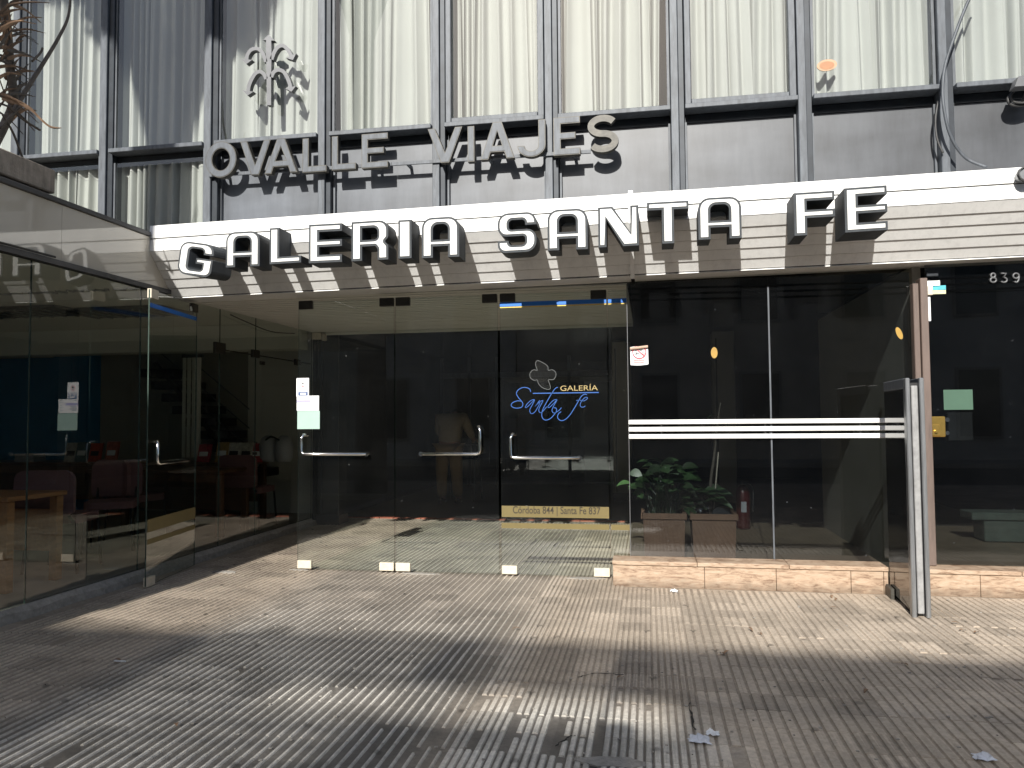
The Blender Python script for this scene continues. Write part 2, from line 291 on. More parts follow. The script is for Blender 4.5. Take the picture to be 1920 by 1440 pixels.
# ------------------------------------------------------------------ mesh helpers
ORG = {}
def tag(o, label=None, cat=None, group=None, kind=None):
    if label: o['label'] = label
    if cat: o['category'] = cat
    if group: o['group'] = group
    if kind: o['kind'] = kind
    return o
def empty(name, loc, label=None, cat=None, group=None, kind=None):
    o = bpy.data.objects.new(name, None); COL.objects.link(o); o.location = loc; o.empty_display_size = .1
    ORG[o.name] = Vector(loc)
    return tag(o, label, cat, group, kind)
class MB:
    def __init__(s): s.v = []; s.f = []; s.m = []; s.mi = 0
    def add(s, vs, fs):
        n = len(s.v); s.v += [Vector(p) for p in vs]; s.f += [tuple(i + n for i in f) for f in fs]; s.m += [s.mi] * len(fs); return s
    def box(s, x0, x1, y0, y1, z0, z1, mi_side=None):
        s.add([(x0, y0, z0), (x1, y0, z0), (x1, y1, z0), (x0, y1, z0), (x0, y0, z1), (x1, y0, z1), (x1, y1, z1), (x0, y1, z1)],
              [(0, 3, 2, 1), (4, 5, 6, 7), (0, 1, 5, 4), (1, 2, 6, 5), (2, 3, 7, 6), (3, 0, 4, 7)]); return s
    def bbox(s, x0, x1, y0, y1, z0, z1, b=.004):          # box with chamfered edges
        X = (x0, x0 + b, x1 - b, x1); Y = (y0, y0 + b, y1 - b, y1); Z = (z0, z0 + b, z1 - b, z1)
        V = []; idx = {}
        for i in range(8):
            sx, sy, sz = i & 1, i >> 1 & 1, i >> 2 & 1
            for a in range(3):
                p = [X[2 if sx else 1], Y[2 if sy else 1], Z[2 if sz else 1]]
                p[a] = (X, Y, Z)[a][3 if (sx, sy, sz)[a] else 0]
                idx[(i, a)] = len(V); V.append(p)
        Fc = []
        def quad(q): Fc.append(tuple(q))
        for a in range(3):
            b1, b2 = (a + 1) % 3, (a + 2) % 3
            for sgn in (0, 1):
                c = [sgn << a | (u << b1) | (v << b2) for u, v in ((0, 0), (1, 0), (1, 1), (0, 1))]
                q = [idx[(i, a)] for i in c]; quad(q if sgn else q[::-1])
            for u in (0, 1):
                for v in (0, 1):
                    i0 = (u << b1) | (v << b2); i1 = i0 | (1 << a)
                    q = [idx[(i0, b1)], idx[(i1, b1)], idx[(i1, b2)], idx[(i0, b2)]]
                    quad(q if (u ^ v) else q[::-1])
        for i in range(8):
            q = [idx[(i, 0)], idx[(i, 1)], idx[(i, 2)]]
            par = bin(i).count('1') & 1
            quad(q if par else q[::-1])
        s.add(V, Fc); return s
    def prism(s, loops, fn, d0, d1, caps=True, side=True):  # loops: outer + holes of 2-D points; fn(u, v, d) -> point
        tri = tessellate_polygon([[Vector((p[0], p[1], 0)) for p in l] for l in loops])
        flat = [p for l in loops for p in l]; n = len(flat)
        V = [fn(p[0], p[1], d0) for p in flat] + [fn(p[0], p[1], d1) for p in flat]
        Fc = []
        for t in tri:
            a, b, c = (Vector(V[i]) for i in t)
            want = Vector(fn(0, 0, d0)) - Vector(fn(0, 0, d1))
            t = tuple(t)
            if (b - a).cross(c - a).dot(want) < 0: t = t[::-1]
            Fc.append(t); Fc.append(tuple(i + n for i in t[::-1]))
        k = 0
        if side:
            for l in loops:
                m = len(l)
                for i in range(m):
                    j = (i + 1) % m
                    Fc.append((k + i, k + j, k + j + n, k + i + n))
                k += m
        s.add(V, Fc); s.fix = True; return s
    def tube(s, pts, r, seg=8, cap=True, radii=None):
        pts = [Vector(p) for p in pts]; n = len(pts); V = []; Fc = []
        up = None
        for i, p in enumerate(pts):
            t = (pts[min(i + 1, n - 1)] - pts[max(i - 1, 0)]).normalized()
            if up is None:
                up = Vector((0, 0, 1)) if abs(t.z) < .9 else Vector((1, 0, 0))
            a = t.cross(up).normalized(); b = a.cross(t).normalized(); up = b
            rr = radii[i] if radii else r
            for k in range(seg):
                an = 2 * math.pi * k / seg
                V.append(p + a * math.cos(an) * rr + b * math.sin(an) * rr)
        for i in range(n - 1):
            for k in range(seg):
                k2 = (k + 1) % seg
                Fc.append((i * seg + k, i * seg + k2, (i + 1) * seg + k2, (i + 1) * seg + k))
        if cap:
            Fc.append(tuple(range(seg))[::-1]); Fc.append(tuple(range((n - 1) * seg, n * seg)))
        s.add(V, Fc); return s
    def lathe(s, c, prof, seg=20):                         # prof: (radius, z)
        V = []; Fc = []
        for r, z in prof:
            for k in range(seg):
                a = 2 * math.pi * k / seg; V.append((c[0] + r * math.cos(a), c[1] + r * math.sin(a), c[2] + z))
        for i in range(len(prof) - 1):
            for k in range(seg):
                k2 = (k + 1) % seg; Fc.append((i * seg + k, i * seg + k2, (i + 1) * seg + k2, (i + 1) * seg + k))
        Fc.append(tuple(range(seg))[::-1]); Fc.append(tuple(range((len(prof) - 1) * seg, len(prof) * seg)))
        s.add(V, Fc); return s
    def ribbon(s, pts, wfn, nrm, thick=.0):                # flat strip in a plane of normal nrm
        pts = [Vector(p) for p in pts]; n = len(pts); nrm = Vector(nrm); V = []; Fc = []
        for i, p in enumerate(pts):
            t = (pts[min(i + 1, n - 1)] - pts[max(i - 1, 0)]).normalized(); a = t.cross(nrm).normalized()
            wd = wfn(i / (n - 1)) if callable(wfn) else wfn
            V += [p - a * wd / 2, p + a * wd / 2]
        for i in range(n - 1): Fc.append((2 * i, 2 * i + 1, 2 * i + 3, 2 * i + 2))
        s.add(V, Fc); return s
    def build(s, name, m, parent=None, loc=None, smooth=False, label=None, cat=None, group=None, kind=None, rot=None):
        me = bpy.data.meshes.new(name)
        root = parent
        o0 = Vector((0, 0, 0))
        if parent is not None: o0 = ORG[parent.name]
        elif loc is not None: o0 = Vector(loc)
        me.from_pydata([v - o0 for v in s.v], [], s.f)
        if getattr(s, 'fix', False):
            import bmesh
            bm = bmesh.new(); bm.from_mesh(me); bmesh.ops.recalc_face_normals(bm, faces=bm.faces); bm.to_mesh(me); bm.free()
        for mm in (m if isinstance(m, (list, tuple)) else [m]): me.materials.append(mm)
        if isinstance(m, (list, tuple)): me.polygons.foreach_set('material_index', s.m)
        if smooth: me.polygons.foreach_set('use_smooth', [True] * len(me.polygons))
        me.update()
        o = bpy.data.objects.new(name, me); COL.objects.link(o)
        if parent is not None: o.parent = parent
        else: o.location = o0
        ORG[o.name] = o0
        return tag(o, label, cat, group, kind)
def fY(Y0): return lambda u, v, d: (u, Y0 + d, v)        # prism in the facade plane
def pane(x0, x1, y0, y1, z0, z1):
    """glass slab: faces 0 (big faces) get material 0, edge faces material 1"""
    b = MB(); b.box(x0, x1, y0, y1, z0, z1)
    ext = (x1 - x0, y1 - y0, z1 - z0); a = ext.index(min(ext))
    big = {0: (3, 5), 1: (2, 4), 2: (0, 1)}[a]
    b.m = [0 if i in big else 1 for i in range(6)]
    return b
def rp(pts, seg=5):                                       # polygon with rounded corners: (x, y[, r])
    out = []; n = len(pts)
    for i, p in enumerate(pts):
        r = p[2] if len(p) > 2 else 0
        P = Vector(p[:2])
        if not r: out.append((P.x, P.y)); continue
        A = Vector(pts[i - 1][:2]); B = Vector(pts[(i + 1) % n][:2])
        d1 = (A - P).normalized(); d2 = (B - P).normalized()
        ang = d1.angle(d2); t = r / math.tan(ang / 2)
        c = P + (d1 + d2).normalized() * (r / math.sin(ang / 2))
        p1 = P + d1 * t; p2 = P + d2 * t
        a1 = math.atan2(p1.y - c.y, p1.x - c.x); a2 = math.atan2(p2.y - c.y, p2.x - c.x)
        da = (a2 - a1 + math.pi) % (2 * math.pi) - math.pi
        for k in range(seg + 1):
            a = a1 + da * k / seg; out.append((c.x + r * math.cos(a), c.y + r * math.sin(a)))
    return out
def area(l): return .5 * sum(l[i - 1][0] * l[i][1] - l[i][0] * l[i - 1][1] for i in range(len(l)))
def inset(l, d, hole=False):                              # move the outline inwards (holes grow)
    if (area(l) < 0) != hole: l = l[::-1]
    n = len(l); out = []
    for i in range(n):
        p = Vector(l[i]); a = (p - Vector(l[i - 1])); b = (Vector(l[(i + 1) % n]) - p)
        if a.length < 1e-7 or b.length < 1e-7: out.append(l[i]); continue
        a.normalize(); b.normalize()
        n1 = Vector((-a.y, a.x)); n2 = Vector((-b.y, b.x)); m = n1 + n2
        k = max(.35, 1 + n1.dot(n2))
        q = p + m * (d / k); out.append((q.x, q.y))
    return out
def circ(cx, cy, r, n=24, ry=None): return [(cx + r * math.cos(2 * math.pi * i / n), cy + (ry or r) * math.sin(2 * math.pi * i / n)) for i in range(n)]
def arc(cx, cy, r, a0, a1, n=10, ry=None): return [(cx + r * math.cos(math.radians(a0 + (a1 - a0) * i / n)), cy + (ry or r) * math.sin(math.radians(a0 + (a1 - a0) * i / n))) for i in range(n + 1)]
def smooth_path(pts, sub=6):                              # Catmull-Rom through points
    P = [Vector(p) for p in pts]; out = []
    for i in range(len(P) - 1):
        p0 = P[max(i - 1, 0)]; p1 = P[i]; p2 = P[i + 1]; p3 = P[min(i + 2, len(P) - 1)]
        for k in range(sub):
            t = k / sub
            out.append(.5 * ((2 * p1) + (p2 - p0) * t + (2 * p0 - 5 * p1 + 4 * p2 - p3) * t * t + (3 * p1 - p0 - 3 * p2 + p3) * t ** 3))
    out.append(P[-1]); return out
def text_mb(txt, size, width=None, bold=0.):              # built-in font -> triangles in the XZ plane, origin bottom left
    cu = bpy.data.curves.new('lettering', 'FONT'); cu.body = txt; cu.size = size; cu.offset = bold
    o = bpy.data.objects.new('lettering', cu); COL.objects.link(o)
    dg = bpy.context.evaluated_depsgraph_get(); me = o.evaluated_get(dg).to_mesh()
    V = [v.co.copy() for v in me.vertices]; Fc = [tuple(p.vertices) for p in me.polygons]
    o.evaluated_get(dg).to_mesh_clear(); bpy.data.objects.remove(o); bpy.data.curves.remove(cu)
    x0 = min(v.x for v in V); x1 = max(v.x for v in V)
    k = (width / (x1 - x0)) if width else 1
    return [((v.x - x0) * k, v.y) for v in V], Fc
def put_text(b, txt, size, x, y, z, width=None, flip=False, bold=0.):
    V, Fc = text_mb(txt, size, width, bold)
    b.add([(x + u, y, z + v) for u, v in V], Fc)
    return b

YD = 6.33      # door plane
YW = 6.28      # right window plane
YU = 6.10      # upper facade plane
XS = -4.15     # shop glass plane
TILT = .009    # the canopy climbs a little to the right
# ================================================================== ground
sw = MB(); sw.box(-14, 14, -3.0, 9.75, -.25, -.008)
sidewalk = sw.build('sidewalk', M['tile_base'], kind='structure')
TS = .2; GAP = .0035
KIND = {'rib': (4, .0165, .0035), 'bar': (6, .0255, .003), 'wide': (4, .041, .0035)}   # ribs per tile, rib width, shoulder
def tile_mesh(name, kind, drop=(), chip=0):
    nb, rw, sh = KIND[kind]
    b = MB(); pw = TS / nb
    for k in range(nb):
        if k in drop: continue
        xc = -TS / 2 + (k + .5) * pw; a = xc - rw / 2; c = xc + rw / 2; ta = a + sh; tc = c - sh
        y0 = -TS / 2 + GAP / 2; y1 = TS / 2 - GAP / 2
        if chip and k % 2 == chip % 2: y1 -= .03 * (1 + (k * 7 % 3))
        V = [(a, y0, -.0085), (c, y0, -.0085), (c, y1, -.0085), (a, y1, -.0085), (ta, y0, -.0012), (tc, y0, -.0012), (tc, y1, -.0012), (ta, y1, -.0012), (xc, y0, 0), (xc, y1, 0)]
        b.add(V, [(4, 8, 9, 7), (8, 5, 6, 9), (0, 1, 5, 8, 4), (1, 2, 6, 5), (2, 3, 7, 9, 6), (3, 0, 4, 7)])
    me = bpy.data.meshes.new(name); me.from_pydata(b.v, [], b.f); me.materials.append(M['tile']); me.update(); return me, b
protos = {}; tbs = {}
for kd in KIND:
    last = KIND[kd][0] - 1
    protos[kd] = [tile_mesh('paving_tile', kd)[0], tile_mesh('paving_tile', kd, chip=1)[0], tile_mesh('paving_tile', kd, drop=(2,))[0], tile_mesh('paving_tile', kd, drop=(0, last), chip=1)[0], tile_mesh('paving_tile', kd, drop=(1, 2))[0]]
    tbs[kd] = tile_mesh('paving_tile', kd)[1]
def tkind(cx, cy): return 'rib' if cx < -.75 else 'bar' if cx < .25 and cy > 2 else 'wide'
RWT = RW.transposed()
def proj(p):
    c = RWT @ (Vector(p) - C0)
    return (960 + F * c.x / c.z, 720 + F * c.y / c.z) if c.z > .1 else None
cells = []
nx0, nx1 = int(-4.0 / TS) - 1, int(5.4 / TS)
for ix in range(nx0, nx1):
    for iy in range(int(1.0 / TS), int(9.7 / TS)):
        cx, cy = (ix + .5) * TS, (iy + .5) * TS
        if cx > -.3 and cy > 6.0: continue
        if cx < -4.02: continue
        cells.append((cx, cy))
vis = []
for cx, cy in cells:
    p = proj((cx, cy, 0))
    if p and -60 < p[0] < 1980 and p[1] < 1490: vis.append((-p[1], cx, cy))
vis.sort(); near = set((c[1], c[2]) for c in vis[:298])
rest = MB()
RJ = random.Random(3)
for cx, cy in cells:
    broken = math.hypot(cx + .3, (cy - 3.05) * .8) < .62
    dz = RJ.uniform(-.0010, .0010); rx = RJ.uniform(-.003, .003); ry = RJ.uniform(-.004, .004); pr = protos[tkind(cx, cy)]; tb = tbs[tkind(cx, cy)]
    if (cx, cy) in near:
        me = pr[0]
        q = RJ.random()
        if broken: me = pr[1] if q < .3 else pr[2] if q < .45 else pr[3] if q < .55 else pr[4] if q < .62 else pr[0]
        elif q < .05: me = pr[1]
        elif q < .065: me = pr[2]
        o = bpy.data.objects.new('paving_tile', me); COL.objects.link(o); o.parent = sidewalk
        o.location = (cx, cy, dz); o.rotation_euler = (rx * (2 if broken else 1), ry * (2 if broken else 1), RJ.uniform(-.006, .006))
    else:
        rest.add([(v.x + cx, v.y + cy, v.z + dz + v.y * rx) for v in tb.v], tb.f)
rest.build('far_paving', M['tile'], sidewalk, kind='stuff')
# mortar and cracks
def blob(cx, cy, rx, ry, z, n=16, seed=1):
    R = random.Random(seed); return [(cx + rx * math.cos(2 * math.pi * i / n) * R.uniform(.7, 1.1), cy + ry * math.sin(2 * math.pi * i / n) * R.uniform(.7, 1.1)) for i in range(n)]
for i, (px, py, rx, ry) in enumerate([(790, 1075, .16, .035), (1100, 1084, .17, .05), (560, 1068, .08, .02), (420, 1072, .13, .05), (1150, 1428, .15, .05)]):
    p = atZ(px, py)
    b = MB(); b.prism([blob(p.x, p.y, rx, ry, 0, seed=i)], lambda u, v, d: (u, v, d), -.006, .0012)
    b.build('mortar_patch', M['mortar'], sidewalk)
R = random.Random(5)
for pts in ([(1040, 1400), (1062, 1384), (1078, 1378)], [(1292, 1318), (1298, 1345), (1302, 1368)], [(1085, 1270), (1120, 1262), (1170, 1265)]):
    W = smooth_path([atZ(x, y, .001) for x, y in pts], 6)
    W = [p + Vector((R.uniform(-.006, .006), R.uniform(-.006, .006), 0)) for p in W]
    b = MB(); b.ribbon(W, lambda t: .002 + .010 * R.random(), (0, 0, 1)); b.build('pavement_crack', M['crack'], sidewalk)
# street behind the camera
MB().box(-40, 40, -10.0, -3.16, -.3, -.13).build('road', M['asphalt'], kind='structure')
MB().bbox(-40, 40, -3.16, -3.0, -.3, -.004, .02).build('kerb', M['kerb'], kind='structure')
MB().box(-40, 40, -60, -10.0, -.3, -.01).build('far_pavement', M['kerb'], kind='structure')
MB().box(-40, -14, -3, 9, -.3, -.012).box(14, 40, -3, 9, -.3, -.012).build('side_pavement', M['kerb'], kind='structure')
MB().box(-60, 60, 9.75, 60, -.3, -.05).box(-60, -40, -60, 9.75, -.3, -.05).box(40, 60, -60, 9.75, -.3, -.05).build('ground', M['kerb'], kind='structure')
# ================================================================== opposite row (shades the pavement, shows in the glass)
def opposite(x0, x1, top, m, label, nwin):
    e = empty('street_building', ((x0 + x1) / 2, -12, 0), label, 'building')
    MB().box(x0, x1, -22, -12, -.05, top).build('wall', m, e)
    MB().box(x0 + .02, x1 - .02, -12.12, -11.78, top - 3.4, top - 3.2).build('cornice', m, e)
    wd = (x1 - x0) / nwin
    for i in range(nwin):
        for z in (.6, 4.2):
            if z + 2.2 > top - .4: continue
            cx = x0 + (i + .5) * wd
            f = MB().box(cx - .62, cx + .62, -12, -11.93, z, z + 2.1).build('window', M['kerb'], e)
            MB().box(cx - .54, cx + .54, -11.93, -11.9, z + .08, z + 2.02).build('window_pane', M['pane_far'], f)
    return e
opposite(-24, -4.25, 10.42, M['render_grey'], 'grey rendered house across the street, left of the tan house', 7)
lh_ = bpy.data.objects['street_building']
MB().prism([[(-4.27, 8.6), (-3.85, 8.6), (-4.22, 10.42), (-4.27, 10.42)]], lambda u, v, d: (u, -12.3 + d, v), 0, .25).build('shade_wedge', M['render_grey'], lh_)  # unseen wedge added to slant the edge of the ground shade
tb_ = opposite(-4.2, 8, 9.15, M['render_tan'], 'tan house across the street with added roof slats that shade the pavement', 4)
opposite(8.05, 26, 10.4, M['render_grey'], 'plain grey house across the street, right of the tan house', 6)
# added unseen roof screen: slats, slot, posts and railing shaped for the pavement shade
b = MB()
z = 9.18
while z < 10.44:
    zm = z + .04
    if not 9.70 < zm < 10.0: b.box(-4.2, -2.8, -12.04, -12.0, z, z + .052)          # thin slats on the left
    else: b.box(-4.2, -3.35, -12.04, -12.0, z, z + .052)
    if zm < 9.70: b.box(-2.798, -1.602, -12.04, -12.0, z, z + .08)
    elif zm >= 10.0: b.box(-2.798, -1.602, -12.04, -12.0, z, z + .07)
    b.box(-1.598 if not 9.70 < zm < 10.0 else -1.45, 8, -12.04, -12.0, z, z + .078)
    z += .112
b.build('shade_slats', M['wood_dark'], tb_)
b = MB()
for x0, x1, z0, z1 in ((-2.79, -2.64, 10.0, 10.42), (-2.70, -2.5, 9.1, 9.72), (-1.8, -1.6, 9.98, 10.42), (-1.62, -1.5, 9.1, 9.5), (.9, 1.3, 9.1, 9.7)): b.box(x0, x1, -12.1, -12.05, z0, z1)
b.build('shade_post', M['render_grey'], tb_)
b = MB()
for z in (10.06, 10.36): b.tube([(-1.6, -12.2, z), (8, -12.2, z)], .03, 6)
b.build('shade_railing', M['dark_metal'], tb_)
# unseen post and box added to darken spots of pavement, with three overhead cables
e = empty('shadow_post', (-.66, -1.5, 0), 'unseen post and box added to shade the pavement, with three overhead cables', 'post')
MB().tube([(-.62, -1.5, -.05), (-.62, -1.5, 3.04)], .075, 12).build('post', M['render_grey'], e)
MB().bbox(-.75, -.58, -1.58, -1.45, 3.40, 3.74, .01).build('shadow_box', M['render_grey'], e)
MB().tube([(-.70, -1.5, 3.041), (-.70, -1.5, 3.39)], .012, 6).build('conduit', M['dark_metal'], e)
for k, zz in enumerate((3.45, 3.555, 3.66)):
    b = MB(); b.tube([(-.578 + 9 * t / 12, -1.5, zz - .05 * math.sin(math.pi * t / 12)) for t in range(13)], .021, 6); b.build('cable', M['dark_metal'], e)

# ================================================================== street tree (its shadow falls on the left windows)
def leaf_cloud(b, c, rad, n, size, R, squash=1.0):
    for _ in range(n):
        while True:
            p = Vector((R.uniform(-1, 1), R.uniform(-1, 1), R.uniform(-1, 1)))
            if p.length < 1: break
        p = Vector((p.x * rad, p.y * rad, p.z * rad * squash)) + Vector(c)
        a = Vector((R.uniform(-1, 1), R.uniform(-1, 1), R.uniform(-1, 1))).normalized()
        t = a.orthogonal().normalized(); u = a.cross(t); s = size * R.uniform(.6, 1.2)
        b.add([p - t * s, p + u * s * .45, p + t * s, p - u * s * .45], [(0, 1, 2, 3)])
tr = empty('street_tree', (-4.92, -.5, 0), 'broad street tree on the pavement left of the entrance, shading the upper windows', 'tree')
R = random.Random(11)
tx = -4.92
b = MB(); b.tube([(tx, -.5, -.02), (tx + .02, -.5, 3), (tx - .02, -.48, 6), (tx, -.5, 8.2)], .25, 12, radii=[.30, .25, .235, .22]); b.build('trunk', M['bark'], tr, smooth=True)
b = MB()
for dx, dy, dz in ((.8, .0, 1.5), (-.7, -.1, 1.6), (.35, .3, 1.7), (-.3, -.3, 1.7), (.2, -.1, 2.2), (.6, -.1, 1.9)):
    b.tube([(tx, -.5, 7.95), (tx + dx * .35, -.5 + dy * .4, 8.1 + dz * .35), (tx + dx, -.5 + dy, 8.2 + dz)], .1, 8, radii=[.17, .13, .05])
b.build('limb', M['bark'], tr, smooth=True)
b = MB()
for c, rd in (((tx + .62, -.5, 9.32), .42), ((tx - .5, -.5, 9.45), .42), ((tx + .05, -.5, 8.85), .36), ((tx + 1.25, -.5, 9.98), .5), ((tx + .3, -.4, 9.85), .7), ((tx - 1.1, -.6, 10.25), .6), ((tx + .6, -.6, 10.7), 1.0), ((tx - .4, -.3, 10.8), .9), ((tx + 1.8, -.5, 10.6), .6)):
    leaf_cloud(b, c, rd, int(7500 * rd * rd + 900), .06, R)
b.build('crown', M['leaf_dark'], tr)

# ================================================================== office building (upper facade)
BX = [-6.874, -5.70, -4.783, -3.749, -2.686, -1.676, -.732, .268, 1.222, 2.221, 3.15, 4.15]
ob = empty('office_building', (0, YU, 0), 'office building with curtained upper windows and grey spandrel panels above the gallery', 'building')
ZS, ZT = 3.75, 6.3
for i, x in enumerate(BX):
    wd = .052 if i > 3 else .062
    zb = 2.55
    b = MB(); b.bbox(x - wd, x + wd * .15, YU - .055, YU + .10, zb, ZT, .004); b.build('mullion', M['alu'], ob)
    b = MB(); b.bbox(x + wd * .15 + .002, x + wd, YU - .03, YU + .10, zb, ZT, .003); b.build('mullion_channel', M['alu_dark'], ob)
for i in range(len(BX) - 1):
    x0, x1 = BX[i] + .056, BX[i + 1] - .056
    b = MB(); b.bbox(x0, x1, YU - .085, YU + .12, ZS - .04, ZS - .002, .004); b.build('window_sill', M['alu'], ob)
    b = MB(); b.bbox(x0, x1, YU + .045, YU + .12, ZS - .11, ZS - .043, .004); b.build('transom', M['alu_dark'], ob)
    sash = i in (5, 7)
    if sash:
        f = MB(); y0, y1 = YU - .045, YU + .03
        f.bbox(x0 + .004, x0 + .05, y0, y1, ZS + .002, ZT - .01, .004); f.bbox(x1 - .055, x1 - .004, y0, y1, ZS + .002, ZT - .01, .004); f.bbox(x0 + .052, x1 - .057, y0, y1, ZS + .002, ZS + .045, .004)
        f.build('sash_frame', M['alu'], ob)
        pane(x0 + .045, x1 - .05, YU, YU + .006, ZS + .04, ZT).build('window_pane', [M['glass_win'], M['glass_edge']], ob)
    else:
        f = MB(); y0, y1 = YU - .012, YU + .02
        f.box(x0 + .002, x0 + .022, y0, y1, ZS, ZT); f.box(x1 - .022, x1 - .002, y0, y1, ZS, ZT)
        f.build('window_frame', M['alu'], ob)
        pane(x0 + .014, x1 - .014, YU, YU + .006, ZS, ZT).build('window_pane', [M['glass_win'], M['glass_edge']], ob)
    if i >= 3:
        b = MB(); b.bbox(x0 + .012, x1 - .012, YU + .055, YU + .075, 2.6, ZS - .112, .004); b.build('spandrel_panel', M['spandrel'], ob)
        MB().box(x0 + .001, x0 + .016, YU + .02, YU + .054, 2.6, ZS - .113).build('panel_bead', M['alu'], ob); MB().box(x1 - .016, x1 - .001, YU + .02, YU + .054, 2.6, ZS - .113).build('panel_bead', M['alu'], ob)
    else:
        pane(x0 + .014, x1 - .014, YU, YU + .006, 2.6, ZS - .113).build('window_pane', [M['glass_win'], M['glass_edge']], ob)
        f = MB(); f.box(x0 + .002, x0 + .022, YU - .012, YU + .02, 2.6, ZS - .112); f.box(x1 - .022, x1 - .002, YU - .012, YU + .02, 2.6, ZS - .112); f.build('window_frame', M['alu'], ob)
MB().box(BX[0] - 6, BX[-1] + 6, YU - .06, YU + .3, ZT + .002, 10.5).build('upper_wall', M['render_grey'], ob)
MB().box(BX[-1] + .06, BX[-1] + 8, YU - .02, YU + .3, -.1, ZT).build('side_wall', M['render_grey'], ob)
MB().box(BX[0] - 8, BX[0] - .07, YU - .02, YU + .3, 2.6, ZT).build('flank_wall', M['render_grey'], ob)
MB().box(BX[0] - 6, BX[-1] + 6, YU + .31, YU + 6.0, ZT + .1, ZT + .3).build('roof', M['render_grey'], ob)
MB().box(BX[0] - 6, BX[-1] + 6, YU + 1.4, YU + 1.5, 3.0, ZT + .09).build('room_partition', M['shop_wall'], ob)
MB().box(BX[0] - 6, BX[-1] + 6, YU + .32, 18, 2.62, 2.98).build('floor_slab', M['render_grey'], ob)
# curtains
CUR = ['cream curtain at the far left edge, half hidden by the dead plant',
       'cream curtain in the tall window between the dead plant and the shaded window',
       'cream curtain shaded blue by the tree, left of the arrow emblem window',
       'cream curtain behind the arrow emblem',
       'cream curtain above the letters L L E of the steel sign',
       'cream curtain in the framed sash window above the letters V I A',
       'cream curtain above the letters J E S of the steel sign',
       'cream curtain in the framed sash window above the letters T A',
       'cream curtain behind the orange disc',
       'cream curtain at the right edge behind the hanging cable',
       'cream curtain in the last bay, beyond the floodlight at the right']
def curtain(i, x0, x1, z0, z1):
    R = random.Random(40 + i); n = 220; prof = []
    folds = R.randint(7, 9) if i != 9 else 5
    ph = R.uniform(0, 6)
    kn = [R.uniform(.5, 1.6) for _ in range(folds + 2)]; tot = sum(kn); acc = 0; cum = [0]
    for k in kn: acc += k / tot; cum.append(acc)
    def warp(t):
        for j in range(len(cum) - 1):
            if t <= cum[j + 1]: return j + (t - cum[j]) / (cum[j + 1] - cum[j])
        return len(cum) - 1
    rows = 7; V = []; Fc = []
    amp = [R.uniform(.012, .048) for _ in range(len(cum) + 1)]
    lean = [R.uniform(-.075, .075) for _ in range(len(cum) + 1)]
    for r in range(rows):
        s = r / (rows - 1); zz = z0 + (z1 - z0) * s
        for k in range(n + 1):
            t = k / n; q = warp(t) + .10 * math.sin(2.2 * s * 1.7 + 3 * t + i) * s * (1 - s) * 2; j = int(q); fr = q - j
            c = math.cos(2 * math.pi * q)
            y = YU + .11 - (amp[j] * (1 - (q - int(q))) + amp[min(j + 1, len(amp) - 1)] * (q - int(q))) * (.85 * c + .15 * math.cos(4 * math.pi * q + j)) * (1.1 - .25 * s)
            le = lean[j] * (1 - fr) + lean[min(j + 1, len(lean) - 1)] * fr
            V.append((x0 + (x1 - x0) * t + .006 * math.sin(2 * math.pi * q + ph) + le * (1 - s) * .8, y + .012 * math.sin(3 * s + j), zz))
    for r in range(rows - 1):
        for k in range(n): Fc.append((r * (n + 1) + k, r * (n + 1) + k + 1, (r + 1) * (n + 1) + k + 1, (r + 1) * (n + 1) + k))
    b = MB(); b.add(V, Fc)
    o = b.build('curtain', M['curtain'], loc=((x0 + x1) / 2, YU + .11, z0), smooth=True, label=CUR[i], cat='curtain', group='curtains in the upper windows')
    return o
for i in range(11):
    x0, x1 = BX[i] + .05, BX[i + 1] - .05
    if i < 3: curtain(i, x0, x1, 2.5, 6.25)
    else: curtain(i, x0 + (.03 if i == 5 else 0), x1 - (.05 if i in (6, 8) else 0), ZS - .03, 6.25)

# ================================================================== sign canopy
KY, KZ = 5.78, 2.735; TZ = 2.955; BY, BZ = 6.10, 2.402
def zt(x): return TILT * (x + 4.05)
cano = empty('sign_canopy', (-.8, KY, 2.4), 'white ribbed metal canopy carrying the big white sign letters', 'canopy')
def slab_profile(b, x0, x1, prof):
    """extrude a closed y,z profile along x, following the slight climb"""
    n = len(prof)
    V = [(x0, y, z + zt(x0)) for y, z in prof] + [(x1, y, z + zt(x1)) for y, z in prof]
    b.add(V, [(i, (i + 1) % n, (i + 1) % n + n, i + n) for i in range(n)] + [tuple(range(n))[::-1], tuple(range(n, 2 * n))]); b.fix = True
    return b
segs = [(XS + .02, -.118), (-.088, 4.4)]
pl = []
pl.append(((KY, TZ), (KY, KZ + .112)))
pl.append(((KY, KZ + .108), (KY, KZ + .0)))
N5 = 5
for k in range(N5):
    a = k / N5; c = (k + 1) / N5
    pl.append(((KY + (BY - KY) * a, KZ + (BZ - KZ) * a), (KY + (BY - KY) * c, KZ + (BZ - KZ) * c)))
